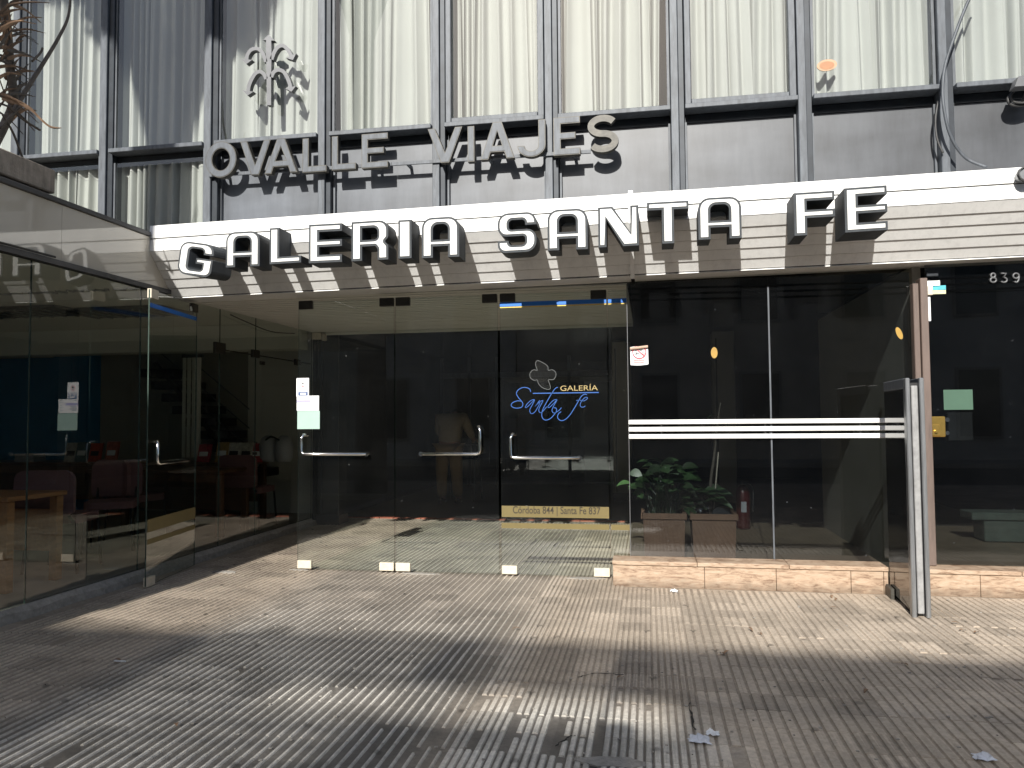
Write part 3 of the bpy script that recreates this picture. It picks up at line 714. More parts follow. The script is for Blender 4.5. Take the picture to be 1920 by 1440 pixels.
for x0, x1 in segs:
    for (ya, za), (yb, zb) in pl:
        d = Vector((yb - ya, zb - za)).normalized(); nrm = Vector((-d.y, d.x))
        if nrm.x > 0: nrm = -nrm
        # siding board: upper edge tucked in, lower edge proud, with a return lip
        A = Vector((ya, za)) + d * .003; Bq = Vector((yb, zb)) - d * .003
        p = [A + nrm * .000, Bq + nrm * .005, Bq + nrm * .0 + d * .001, Bq - nrm * .012, A - nrm * .012]
        b = MB(); slab_profile(b, x0, x1, [(q.x, q.y) for q in p]); b.build('siding_board', M['white_alu'], cano)
    # dark backing in the joints
    b = MB(); slab_profile(b, x0 + .002, x1 - .002, [(KY + .016, TZ - .01), (KY + .016, KZ), (BY + .012, BZ + .012), (BY + .03, BZ + .03), (KY + .03, KZ + .012), (KY + .03, TZ - .01)]); b.build('joint_backing', M['dark_metal'], cano)
    b = MB(); slab_profile(b, x0, x1, [(KY + .003, TZ - .006), (KY + .003, TZ + .003), (YU - .06, TZ + .03), (YU - .06, TZ + .02)]); b.build('top_flashing', M['white_alu'], cano)
    b = MB(); slab_profile(b, x0, x1, [(BY + .002, BZ - .006), (BY - .004, BZ - .014), (YD + .03, BZ - .014), (YD + .03, BZ - .006)]); b.build('bottom_trim', M['white_alu'], cano)
b = MB(); slab_profile(b, -.120, -.086, [(KY - .02, TZ + .02), (KY - .02, KZ - .008), (BY - .016, BZ - .035), (BY + .014, BZ - .035), (KY + .008, KZ), (KY + .008, TZ + .02)]); b.build('cover_strip', M['white_alu'], cano)

# ---- big letters
t, h = .28, .20
def GL(ch, W):
    if ch == 'A': return [rp([(0, 0), (t, 0), (t, .28), (W - t, .28), (W - t, 0), (W, 0), (W, 1, .26), (0, 1, .26)]), rp([(t, .44), (W - t, .44), (W - t, .83, .13), (t, .83, .13)])]
    if ch == 'L': return [[(0, 0), (W, 0), (W, .19), (t, .19), (t, 1), (0, 1)]]
    if ch == 'E': return [[(0, 0), (W, 0), (W, .2), (t, .2), (t, .41), (W, .41), (W, .59), (t, .59), (t, .8), (W, .8), (W, 1), (0, 1)]]
    if ch == 'F': return [[(0, 0), (t, 0), (t, .4), (W, .4), (W, .585), (t, .585), (t, .8), (W, .8), (W, 1), (0, 1)]]
    if ch == 'I': return [[(0, 0), (W, 0), (W, 1), (0, 1)]]
    if ch == 'T':
        a = (W - t) / 2; return [[(a, 0), (a + t, 0), (a + t, .81), (W, .81), (W, 1), (0, 1), (0, .81), (a, .81)]]
    if ch == 'N': return [[(0, 0), (.2, 0), (.2, .70), (W - .38, 0), (W, 0), (W, 1), (W - .2, 1), (W - .2, .33), (.36, 1), (0, 1)]]
    if ch == 'R': return [rp([(0, 0), (t, 0), (t, .36), (W - t - .06, .36, .05), (W - t, .28, .05), (W - t, 0), (W, 0), (W, .36, .12), (W - .1, .46, .04), (W, .56, .12), (W, 1, .24), (0, 1)]), rp([(t, .52), (W - t, .52, .09), (W - t, .83, .12), (t, .83)])]
    if ch == 'S': return [rp([(0, 0, .2), (W, 0, .26), (W, .575, .23), (t, .575, .07), (t, .82, .09), (W - t, .82, .09), (W - t, .68), (W, .68), (W, 1, .24), (0, 1, .26), (0, .41, .23), (W - t, .41, .07), (W - t, .18, .09), (t, .18, .09), (t, .30), (0, .30)])]
    if ch == 'G': return [rp([(0, 0, .26), (W, 0, .2), (W, .54, .03), (W - .48, .54), (W - .48, .37), (W - t, .37), (W - t, .18, .07), (t, .18, .1), (t, .82, .1), (W - t, .82, .1), (W - t, .66), (W, .66), (W, 1, .26), (0, 1, .26)])]
BIG = [('G', 335, 391, 455, 517, 'G hanging crooked at the left end'), ('A', 423.5, 486.5, 436, 501.5, 'A between the crooked G and the L'), ('L', 505.5, 564.5, 428, 495.5, 'L in GALERIA'), ('E', 579, 641, 421.5, 493.5, 'E between L and R in GALERIA'), ('R', 659, 728, 416.5, 490, 'R in GALERIA'), ('I', 746.8, 771.6, 413, 485, 'I in GALERIA'), ('A', 791, 861, 409, 484, 'A closing the word GALERIA'),
       ('S', 933.5, 1006, 401, 475, 'S opening the word SANTA'), ('A', 1027, 1102, 394, 470, 'A between S and N in SANTA'), ('N', 1122, 1198, 389, 464, 'N across the canopy joint'), ('T', 1214, 1292.5, 380, 458, 'T in SANTA'), ('A', 1310, 1391, 372, 449.5, 'A closing the word SANTA'), ('F', 1490, 1566.5, 362, 442, 'F in the word FE'), ('E', 1585, 1665, 353, 436, 'E at the right end')]
for ch, xl, xr, yt, yb, lab in BIG:
    Yf, dep = (5.575, .205) if ch != 'F' and xl < 1450 else (5.50, .285)
    p0 = at(xl, yb, Yf); p1 = at(xr, yb - (xr - xl) * .058, Yf); p2 = at(xl, yt, Yf)
    hh = p2.z - p0.z; ww = p1.x - p0.x; W = ww / hh
    loops = GL(ch, W)
    dzdx = TILT + rnd(-.014, .014)
    e = empty('sign_letter', (p0.x + ww / 2, Yf + dep, p0.z), 'raised white letter %s on the white canopy' % lab, 'letter', 'white canopy sign letters')
    if ch == 'G':
        cx, cz = p0.x + ww / 2, p0.z + hh / 2; ya, ra = math.radians(-17), math.radians(-7)
        def fn(u, v, d, cx=cx, cz=cz, hh=hh, W=W):
            x = (u - W / 2) * hh; z = (v - .5) * hh
            x, z = x * math.cos(ra) - z * math.sin(ra), x * math.sin(ra) + z * math.cos(ra)
            return (cx + x * math.cos(ya) - d * math.sin(-ya) * -1, Yf + .03 - x * math.sin(ya) + d * math.cos(ya), cz + z)
    else:
        def fn(u, v, d, p0=p0, hh=hh): return (p0.x + u * hh, Yf + d, p0.z + v * hh + dzdx * u * hh)
    b = MB(); b.prism(loops, fn, 0, dep); b.build('letter_body', M['letter_grey'], e)
    d = .055
    ins = [inset(l, d if k == 0 else d, hole=k > 0) for k, l in enumerate(loops)]
    b = MB(); b.prism(ins, fn, -.004, .0015); b.build('letter_face', M['letter_white'], e)

# ---- steel letters OVALLE VIAJES
t2 = .19
def GS(ch, W):
    if ch == 'O': return [circ(W / 2, .5, W / 2, 36, .51), circ(W / 2, .5, W / 2 - .2, 36, .31)]
    if ch == 'V': return [[(0, 1), (W / 2 - .12, 0), (W / 2 + .12, 0), (W, 1), (W - .21, 1), (W / 2, .29), (.21, 1)]]
    if ch == 'A': return [[(0, 0), (.21, 0), (.275, .19), (W - .275, .19), (W - .21, 0), (W, 0), (W / 2 + .12, 1), (W / 2 - .12, 1)], [(.335, .36), (W - .335, .36), (W / 2, .76)]]
    if ch == 'L': return [[(0, 0), (W, 0), (W, .18), (t2, .18), (t2, 1), (0, 1)]]
    if ch == 'E': return [[(0, 0), (W, 0), (W, .175), (t2, .175), (t2, .42), (W - .12, .42), (W - .12, .59), (t2, .59), (t2, .825), (W, .825), (W, 1), (0, 1)]]
    if ch == 'I': return [[(0, 0), (W, 0), (W, 1), (0, 1)]]
    if ch == 'J':
        r = W / 2 + .02; o = arc(W - r, r * .82, r, -180, 0, 14, r * .82); ii = arc(W - r, r * .82, r - t2, 0, -180, 12, (r - t2) * .82)
        return [o + [(W, 1), (W - t2, 1)] + ii]
    if ch == 'S':
        r = .285; R1 = W / 2
        top = arc(R1, 1 - r, R1, 25, 270, 18, r); ti = arc(R1, 1 - r, R1 - t2, 270, 30, 14, r - .165)
        bot = arc(R1, r - .0, R1, 90, -155, 18, r + .0); bi = arc(R1, r, R1 - t2, -150, 90, 14, r - .165)
        # centre-line sweep
        ry = (1 - .17) / 4; cxr = R1 - .09
        cl = arc(R1, .085 + 3 * ry, cxr, 30, 270, 18, ry) + arc(R1, .085 + ry, cxr, 90, -150, 18, ry)[1:]
        L_, R_ = [], []
        for i, p in enumerate(cl):
            a = Vector(cl[max(i - 1, 0)]); c = Vector(cl[min(i + 1, len(cl) - 1)]); d = (c - a).normalized(); n = Vector((-d.y, d.x)) * .088
            L_.append((p[0] + n.x, p[1] + n.y)); R_.append((p[0] - n.x, p[1] - n.y))
        return [L_ + R_[::-1]]
STL = [('O', 385, 443, 268, 334, 'round O at the left end'), ('V', 450, 507, 266, 330, 'V after the round O in OVALLE'), ('A', 496, 557, 262, 326.5, 'A in OVALLE'), ('L', 567, 612, 260, 324, 'first L in OVALLE'), ('L', 622, 667, 256, 319.5, 'second L in OVALLE'), ('E', 678, 727, 252, 316, 'E closing the word OVALLE'), ('V', 802, 867, 242, 307, 'V opening the word VIAJES'), ('I', 877, 889.5, 237, 303.5, 'I in VIAJES'), ('A', 901, 964.5, 231, 300, 'A in VIAJES'), ('J', 973, 1023, 227, 295.5, 'J in VIAJES'), ('E', 1038, 1088, 221, 292, 'E between J and S in VIAJES'), ('S', 1102, 1160, 217.5, 287, 'S at the right end of VIAJES')]
YL = YU - .13
for ch, xl, xr, yt, yb, lab in STL:
    p0 = at(xl, yb, YL); p1 = at(xr, yb - (xr - xl) * .07, YL); p2 = at(xl, yt, YL)
    hh = p2.z - p0.z; ww = p1.x - p0.x; W = ww / hh
    def fn(u, v, d, p0=p0, hh=hh): return (p0.x + u * hh, YL + d, p0.z + v * hh)
    e = empty('steel_letter', (p0.x + ww / 2, YL, p0.z), 'weathered steel letter %s' % lab, 'letter', 'weathered steel sign letters')
    loops = GS(ch, W)
    b = MB(); b.prism(loops, fn, 0, .055); b.build('letter_body', M['steel_old'], e)
    if ch != 'S':
        b = MB(); b.prism([inset(l, .022, hole=k > 0) for k, l in enumerate(loops)], fn, -.003, .001); b.build('letter_face', M['alu'], e)
for xa, ya, xb, yb, lab in ((392, 331, 735, 310, 'flat steel rail under the word OVALLE'), (735, 310, 1108, 286.5, 'flat steel rail under the word VIAJES')):
    p = at(xa, ya, YL + .07); q = at(xb, yb, YL + .07)
    e = empty('letter_rail', ((p.x + q.x) / 2, YL + .07, p.z), lab, 'rail')
    b = MB(); V = []
    for P in (p, q):
        s = .0015 if P is p else -.0015
        V += [(P.x + s, YL + .058, P.z - .005), (P.x + s, YL + .058, P.z + .022), (P.x + s, YL + .075, P.z + .022), (P.x + s, YL + .075, P.z - .005)]
    b.add(V, [(0, 1, 5, 4), (1, 2, 6, 5), (2, 3, 7, 6), (3, 0, 4, 7), (3, 2, 1, 0), (4, 5, 6, 7)]); b.fix = True; b.build('bar', M['alu'], e)
    b = MB()
    for k in (.08, .5, .92):
        P = p.lerp(q, k); b.box(P.x - .012, P.x + .012, YL + .076, YU + .05, P.z - .003, P.z + .018)
    b.build('bracket', M['alu'], e)
# ---- arrow-tree emblem
YE = YU - .12
def em(u, v): return at(440 + u / 8.47, 50 + v / 8.47, YE)
e = empty('arrow_emblem', tuple(em(540, 1250)), 'steel emblem of a trunk with five arrows, mounted in front of a curtained window', 'emblem')
def emb_poly(pts, name, d=.05):
    P = [em(*p) for p in pts]
    b = MB(); b.prism([[(p.x, p.z) for p in P]], lambda u, v, dd: (u, YE + dd, v), 0, d); b.build(name, M['steel'], e)
emb_poly([(510, 1245), (578, 1245), (578, 820), (585, 420), (580, 220), (635, 220), (540, 125), (450, 210), (497, 210), (497, 420), (505, 700)], 'trunk')
def arm(cl, wd, tip):
    cl = [Vector(p).to_2d() for p in smooth_path([(a, b, 0) for a, b in cl], 6)]
    A, Bq = [], []
    for i, p in enumerate(cl):
        d = (cl[min(i + 1, len(cl) - 1)] - cl[max(i - 1, 0)]).normalized(); n = Vector((-d.y, d.x)) * wd / 2
        A.append(tuple(p + n)); Bq.append(tuple(p - n))
    d = (cl[-1] - cl[-3]).normalized(); n = Vector((-d.y, d.x)); q = cl[-1]
    head = [tuple(q + n * 88), tuple(q + d * 75), tuple(q - n * 88)]
    emb_poly(A + head + Bq[::-1], 'arrow_arm', .049)
arm([(495, 560), (450, 430), (390, 362), (325, 345), (250, 375), (200, 450), (190, 520)], 55, 0)
arm([(585, 520), (630, 400), (690, 320), (765, 300), (830, 350), (880, 430), (895, 460)], 58, 0)
arm([(500, 830), (460, 750), (400, 712), (330, 740), (265, 840), (225, 940), (212, 1020)], 58, 0)
arm([(580, 800), (620, 720), (690, 685), (770, 710), (830, 800), (870, 900), (885, 960)], 58, 0)

# ================================================================== glass doors of the gallery
def handle_path(x_out, x_in, ztop, zb, y, r=.03):
    s = 1 if x_in > x_out else -1
    pts = [(x_out + s * .035, y + .055, ztop), (x_out + s * .012, y + .01, ztop), (x_out, y, ztop - .03), (x_out, y, zb + r), (x_out + s * .009, y, zb + .009), (x_out + s * r, y, zb), (x_in, y, zb)]
    return pts
def door(x0, x1, label, handle=None, fit_top=(1, 1), fit_bot=(1, 1)):
    e = empty('glass_door', ((x0 + x1) / 2, YD, 0), label, 'door', 'glass entrance doors')
    pane(x0 + .004, x1 - .004, YD - .005, YD + .005, .012, 2.352).build('pane', [M['glass_green'], M['glass_edge']], e)
    for k, xa in ((0, x0 + .006), (1, x1 - .136)):
        if fit_top[k]: MB().bbox(xa, xa + .13, YD - .016, YD + .016, 2.285, 2.358, .004).build('patch_fitting', M['fitting'], e)
        if fit_bot[k]: MB().bbox(xa, xa + .13, YD - .018, YD + .018, .008, .078, .004).build('floor_fitting', M['fitting_cream'], e)
    if handle:
        xo, xi, zt_, zb = handle
        hd = MB(); hd.tube(handle_path(xo, xi, zt_, zb, YD - .06), .0125, 10)
        o = hd.build('handle', M['chrome'], e, smooth=True)
        MB().tube([(xi, YD - .06, zb), (xi, YD - .006, zb)], .011, 8).tube([(xi, YD - .068, zb), (xi, YD - .058, zb)], .019, 12).build('standoff', M['chrome'], o)
    return e
d2 = door(-3.045, -2.152, 'closed glass entrance door with a face mask notice and papers', (-2.985, -2.39, 1.172, 1.006))
d3 = door(-2.148, -1.238, 'middle closed glass entrance door with its handle upright on the right', (-1.388, -1.90, 1.235, 1.008), fit_bot=(1, 0))
d4 = door(-1.225, -.318, 'closed glass entrance door with the gold address band and blue script', (-1.128, -.555, 1.17, .976))
b = MB()
e = empty('side_light', (-.23, YD, 0), 'narrow fixed glass strip between the doors and the dark window', 'glass panel')
pane(-.312, -.158, YD - .005, YD + .005, .012, 2.352).build('pane', [M['glass_green'], M['glass_edge']], e)
# prints on door four
ys = YD - .0075
MB().box(-1.22, -.325, ys, ys + .0015, 2.248, 2.284).build('blue_strip', M['vinyl_blue'], d4)
MB().box(-1.22, -.325, ys - .0005, ys + .001, 2.236, 2.244).build('yellow_line', M['vinyl_yellow'], d4)
MB().box(-.31, -.16, ys, ys + .0015, 2.248, 2.284).build('blue_strip', M['vinyl_blue'], e)
MB().box(-.31, -.16, ys - .0005, ys + .001, 2.236, 2.243).build('yellow_line', M['vinyl_yellow'], e)
pa = at(941, 948, YD); pb = at(1145, 972, YD)
gb = MB().box(pa.x, -.325, ys, ys + .0015, pb.z, pa.z).build('gold_band', M['vinyl_gold'], d4)
b = MB(); put_text(b, 'Córdoba 844 | Santa Fe 837', .085, at(962, 965, YD).x, ys - .0012, pb.z + .032, width=at(1126, 965, YD).x - at(962, 965, YD).x, bold=.0008)
b.build('lettering', M['ink'], gb)
# second, narrow gold line and scroll work low on the glass
g2a = at(943, 980, YD); g2b = at(943, 990, YD)
MB().box(-1.22, -.325, ys, ys + .0015, g2b.z, g2a.z).build('gold_line', M['vinyl_gold'], d4)
MB().box(-.31, -.16, ys, ys + .0015, g2b.z, g2a.z).build('gold_line', M['vinyl_gold'], e)
def stroke(pts, wd, px=True, off=0., sub=6):
    P = [(at(940 + u / 9.6, 660 + v / 9.6, YD)) for u, v in pts]
    P = smooth_path([(p.x, ys - off, p.z) for p in P], sub)
    return P
sb = MB()
for pts, wd in (([(530, 720), (515, 670), (450, 640), (370, 645), (300, 690), (275, 750), (310, 820), (370, 890), (390, 940), (370, 990), (300, 1010), (220, 1000), (180, 960), (210, 910), (290, 880), (360, 885)], .0062),
                ([(600, 855), (540, 870), (470, 930), (435, 990), (460, 995), (530, 930), (600, 860), (560, 950), (515, 1040), (530, 1100), (570, 1105), (620, 1060), (690, 930), (690, 870)], .0052),
                ([(680, 880), (650, 930), (605, 985), (680, 910), (750, 872), (720, 940), (680, 1020), (685, 1080), (730, 1085), (790, 1020), (820, 985)], .0052),
                ([(1020, 635), (970, 660), (900, 760), (830, 880), (760, 1010), (730, 1110), (745, 1190), (800, 1225), (880, 1200), (950, 1130), (995, 1060), (985, 1010), (945, 1005)], .006),
                ([(1005, 855), (940, 870), (870, 940), (840, 990), (870, 995), (950, 920), (1005, 860), (950, 960), (915, 1040), (930, 1090), (970, 1095), (1040, 1050), (1085, 1000)], .0052),
                ([(1540, 770), (1500, 760), (1440, 800), (1380, 900), (1310, 1020), (1230, 1140), (1150, 1215), (1080, 1235), (1025, 1200), (1015, 1150), (1040, 1100), (1080, 1075)], .006),
                ([(1350, 875), (1410, 865), (1480, 880), (1540, 850), (1550, 820), (1510, 820), (1450, 880), (1420, 950), (1440, 990), (1480, 990), (1515, 970)], .0052)):
    sb.ribbon(stroke(pts, wd), wd, (0, 1, 0))
sb.build('script_lettering', M['vinyl_script'], d4)
la, lb_ = at(940 + 570 / 9.6, 660 + 745 / 9.6, YD), at(940 + 1755 / 9.6, 660 + 735 / 9.6, YD)
MB().box(la.x, lb_.x, ys, ys + .001, la.z - .004, la.z + .004).build('script_rule', M['vinyl_script'], d4)
b = MB(); gx = at(940 + 1065 / 9.6, 660 + 700 / 9.6, YD)
put_text(b, 'GALERÍA', .062, gx.x, ys - .001, gx.z, width=at(940 + 1735 / 9.6, 700, YD).x - gx.x); b.build('lettering', M['gold_text'], d4)
# frosted clover
m, nt_, bb = newmat('frosted_vinyl'); bb.inputs['Base Color'].default_value = (.45, .47, .47, 1); bb.inputs['Roughness'].default_value = .6; bb.inputs['Alpha'].default_value = .008
M['frost'] = m
def dpt(u, v): p = at(940 + u / 9.6, 660 + v / 9.6, YD); return (p.x, p.z)
cl = [(625, 180), (660, 155), (760, 200), (840, 260), (845, 330), (920, 320), (975, 360), (985, 420), (950, 490), (900, 500), (845, 505), (870, 570), (885, 650), (840, 675), (740, 640), (670, 570), (650, 505), (590, 510), (530, 470), (515, 400), (550, 340), (600, 320), (650, 330), (620, 240)]
clp = [dpt(p.x, p.y) for p in smooth_path([(a, b, 0) for a, b in cl + cl[:1]], 3)][:-1]
b = MB(); b.prism([clp], lambda u, v, d: (u, ys + d, v), 0, .0012); b.build('clover_decal', M['frost'], d4)
b = MB(); b.ribbon([(p[0], ys - .0008, p[1]) for p in clp + clp[:1]], .004, (0, 1, 0)); b.build('clover_outline', mat('clover_edge', (.09, .10, .10), .5), d4)
# open fourth leaf on the left
A0 = Vector((-3.885, 5.44, 0)); A1 = Vector((-4.03, 6.325, 0)); dr = (A1 - A0).normalized(); nn = Vector((dr.y, -dr.x, 0))
e = empty('glass_door', tuple(A1), 'glass entrance door standing open against the shop window, with a blue strip', 'door', 'glass entrance doors')
def onleaf(b, s0, s1, z0, z1, d0, d1, mi=(0,) * 6):
    V = []
    for z in (z0, z1):
        for s, d in ((s0, d0), (s1, d0), (s1, d1), (s0, d1)):
            P = A0 + dr * s + nn * d; V.append((P.x, P.y, z))
    b.add(V, [(0, 3, 2, 1), (4, 5, 6, 7), (0, 1, 5, 4), (1, 2, 6, 5), (2, 3, 7, 6), (3, 0, 4, 7)]); b.fix = True; return b
b = onleaf(MB(), 0, .89, .012, 2.352, -.005, .005); b.m = [1, 1, 0, 1, 0, 1]; b.build('pane', [M['glass_green'], M['glass_edge']], e)
for s0 in (.004, .765):
    onleaf(MB(), s0, s0 + .12, 2.285, 2.358, -.016, .016).build('patch_fitting', M['fitting_cream'] if s0 < .1 else M['fitting'], e)
    if s0 < .1: onleaf(MB(), s0, s0 + .12, .008, .078, -.018, .018).build('floor_fitting', M['fitting_cream'], e)
onleaf(MB(), .01, .87, 2.21, 2.245, .0055, .008).build('blue_strip', M['vinyl_blue'], e)
onleaf(MB(), .01, .885, .43, .53, .0055, .008).build('gold_band', M['vinyl_gold'], e)
onleaf(MB(), .01, .885, .335, .375, .0055, .008).build('gold_line', M['vinyl_gold'], e)
P = lambda s, d, z: tuple(A0 + dr * s + nn * d + Vector((0, 0, z)))
b = MB(); b.tube([P(.10, .008, 1.14), P(.07, .05, 1.14), P(.05, .06, 1.12), P(.05, .06, 1.0), P(.058, .06, .975), P(.085, .06, .965), P(.60, .06, .965), P(.60, .008, .965)], .0125, 10); b.build('handle', M['chrome'], e, smooth=True)

# notices on door two
def card(b, pa, pb, y, th=.0012): b.box(pa.x, pb.x, y, y + th, pb.z, pa.z); return b
def D2(x, y): return at(540 + x / 7.58, 690 + y / 7.58, YD)
yn = YD - .0085
e = empty('mask_notice', tuple(D2(215, 400)), 'white face mask notice with a round symbol, on the glass door above two papers', 'notice')
pa, pb = D2(127, 145), D2(303, 405)
b = MB(); b.prism([rp([(pa.x, pb.z), (pb.x, pb.z), (pb.x, pa.z, .004), (pa.x, pa.z, .004)])], lambda u, v, d: (u, yn + d, v), 0, .0015); b.build('card', M['paper'], e)
c = D2(217, 232); r1 = .0245
b = MB(); b.prism([circ(c.x, c.z, .0235, 28), circ(c.x, c.z, .0190, 28)], lambda u, v, d: (u, yn - .001 + d, v), 0, .001); b.build('ring', M['print_red'], e)
b = MB(); b.prism([circ(c.x, c.z + .007, .009, 16, .006)], lambda u, v, d: (u, yn - .001 + d, v), 0, .001); b.prism([circ(c.x, c.z - .0125, .0055, 12, .005)], lambda u, v, d: (u, yn - .001 + d, v), 0, .001); b.build('face_symbol', M['print_black'], e)
b = MB()
for ya, yb in ((304, 332), (342, 392)):
    q0, q1 = D2(152, ya), D2(287, yb); b.box(q0.x, q1.x, yn - .001, yn, q1.z, q0.z)
b.build('text_panel', M['print_blue'], e)
b = MB(); q0, q1 = D2(160, 311), D2(280, 326); b.box(q0.x, q1.x, yn - .0018, yn - .0011, q1.z, q0.z); q0, q1 = D2(182, 356), D2(262, 378); b.box(q0.x, q1.x, yn - .0018, yn - .0011, q1.z, q0.z); b.build('text_line', M['paper'], e)
e = empty('printed_paper', tuple(D2(280, 600)), 'white printed paper with a violet heading, taped below the mask notice', 'paper')
pa, pb = D2(130, 397), D2(444, 604)
card(MB(), pa, pb, yn + .0018, .001).build('sheet', M['paper'], e)
b = MB(); q0, q1 = D2(132, 456), D2(330, 490); b.box(q0.x, q1.x, yn + .0008, yn + .0016, q1.z, q0.z); b.build('heading', M['print_violet'], e)
b = MB()
for xa, xb, y in ((150, 250, 510), (150, 240, 530), (150, 260, 548), (160, 230, 566), (385, 420, 415), (378, 424, 444), (385, 420, 490), (378, 424, 522), (380, 422, 570), (170, 190, 420)):
    q0, q1 = D2(xa, y - 5), D2(xb, y + 4); b.box(q0.x, q1.x, yn + .0008, yn + .0016, q1.z, q0.z)
b.build('text_line', M['print_grey'], e)
pa, pb = D2(138, 612), D2(455, 866)
card(MB(), pa, pb, yn + .0018, .001).build('mint_sheet', M['paper_green'], loc=tuple(D2(297, 866)), label='pale mint green sheet taped to the glass door above its handle', cat='paper')

# ================================================================== right-hand dark window, plinth, fin, 839 door
XC = 1.99
e = empty('shop_window', (.9, YW, .19), 'dark tinted shop window of two tall panes right of the glass doors', 'window')
for xa, xb in ((-.152, .949), (.953, XC)):
    pane(xa, xb, YW - .005, YW + .005, .19, 2.40).build('pane', [M['glass_dark'], M['glass_edge']], e)
b = MB(); b.box(.945, .957, YW - .009, YW - .0055, .19, 2.33); b.build('joint_seal', M['alu'], e)
MB().box(-.157, -.1525, YW - .012, YW + .02, .19, 2.39).build('edge_trim', M['steel'], e)
zb0 = at(1180, 787, YW - .02).z
e2 = empty('handrail_bars', (.8, YW, 1.1), 'three white parallel metal bars fixed across the dark window', 'rail')
for k in range(3):
    z1 = zb0 - .002 - k * .058
    MB().bbox(-.155, 1.985, YW - .035, YW - .018, z1 - .036, z1, .004).build('bar', M['white_alu'], e2)
b = MB()
for x in (.1, .9, 1.6):
    b.box(x, x + .01, YW - .0175, YW - .0052, zb0 - .15, zb0 - .01)
b.build('bracket', M['black'], e2)
e3 = empty('stone_plinth', (.7, 6.05, 0), 'low travertine plinth of upright slabs below the dark window', 'plinth')
xs = [at(x, 1075, 6.05).x for x in (1149, 1321, 1455.5, 1595.5, 1657)]
xs = xs + [1.715]
for i in range(len(xs) - 1):
    MB().bbox(xs[i] + .0015, xs[i + 1] - .0015, 6.05, 6.08, -.01, .158, .003).build('travertine_slab', M['travertine'], e3)
for xa, xb in ((xs[0] - .003, .35), (.3535, 1.02), (1.0235, 1.715)):
    MB().bbox(xa, xb, 6.04, YW - .007, .161, .192, .003).build('sill_slab', M['travertine'], e3)
MB().bbox(xs[0] + .001, xs[0] + .03, 6.082, 6.5, -.01, .158, .003).build('end_slab', M['travertine'], e3)
MB().box(xs[0] + .035, 1.71, 6.085, YW + .02, -.01, .157).build('core', M['mortar'], e3)
e3 = empty('stone_plinth', (2.7, 6.05, 0), 'low travertine plinth below the dark glass door numbered 839', 'plinth')
for xa, xb in ((1.815, 2.33), (2.333, 2.9), (2.903, 4.0)): MB().bbox(xa, xb, 6.05, 6.08, -.01, .150, .003).build('travertine_slab', M['travertine'], e3)
for xa, xb in ((1.815, 2.6), (2.6035, 4.0)): MB().bbox(xa, xb, 6.04, 6.3, .153, .184, .003).build('sill_slab', M['travertine'], e3)
MB().box(1.82, 4.0, 6.085, 6.29, -.01, .151).build('core', M['mortar'], e3)
# projecting fin
e = empty('glass_fin', (1.79, 5.7, 0), 'black glass fin wall with chrome edges standing out from the dark window', 'fin wall')
fx0, fx1 = 1.660, 1.768
class FB(MB):
    def build(s, *a, **k):
        s.v = [Vector((v.x + (v.y - 5.36) * .085, v.y, v.z)) for v in s.v]; return MB.build(s, *a, **k)
FY0, FY1, FZ = 5.36, 6.034, 1.545
FB().bbox(fx0, fx0 + .02, FY0 + .07, FY1, .03, FZ - .07, .003).build('side_panel', M['glass_black'] if 'glass_black' in M else mat('black_glass', (.018, .02, .021), .06, var=.2), e)
M['glass_black'] = bpy.data.materials['black_glass']
FB().bbox(fx1 - .02, fx1, FY0 + .07, FY1, .03, FZ - .07, .003).build('side_panel', M['glass_black'], e)
FB().box(fx0 + .021, fx1 - .021, FY0 + .05, FY1, -.01, FZ - .03).build('core', M['black'], e)
FB().bbox(fx0 - .003, fx0 + .026, FY0, FY0 + .068, -.005, FZ, .006).build('edge_profile', mat('dull_chrome', (.30, .31, .32), .35, .7, var=.25, scale=8, stretch=(6, 6, .5)), e)
M['chrome_dull'] = bpy.data.materials['dull_chrome']
FB().bbox(fx1 - .026, fx1 + .003, FY0, FY0 + .068, -.005, FZ, .006).build('edge_profile', M['chrome_dull'], e)
FB().bbox(fx0 + .034, fx1 - .034, FY0 + .012, FY0 + .048, .02, FZ - .05, .005).build('centre_strip', mat('worn_grey_strip', (.26, .26, .26), .5, var=.25, scale=15, stain=.5), e)
FB().bbox(fx0 - .002, fx0 + .022, FY0 + .07, FY1, FZ - .067, FZ, .004).build('top_profile', M['alu'], e)
FB().bbox(fx1 - .022, fx1 + .002, FY0 + .07, FY1, FZ - .067, FZ, .004).build('top_profile', M['alu'], e)
FB().bbox(fx0 - .03, fx0 - .004, 5.86, 6.03, -.005, .075, .004).build('foot_plate', M['steel_old'], e)
# brown post
e = empty('door_post', (2.03, 6.2, .18), 'brown painted metal double post between the dark window and door 839', 'post')
MB().bbox(1.991, 2.032, 6.20, 6.27, .186, 2.30, .004).build('outer_post', M['brown_frame'], e)
MB().bbox(2.035, 2.088, 6.175, 6.27, .186, 2.335, .004).build('inner_post', M['brown_frame'], e)
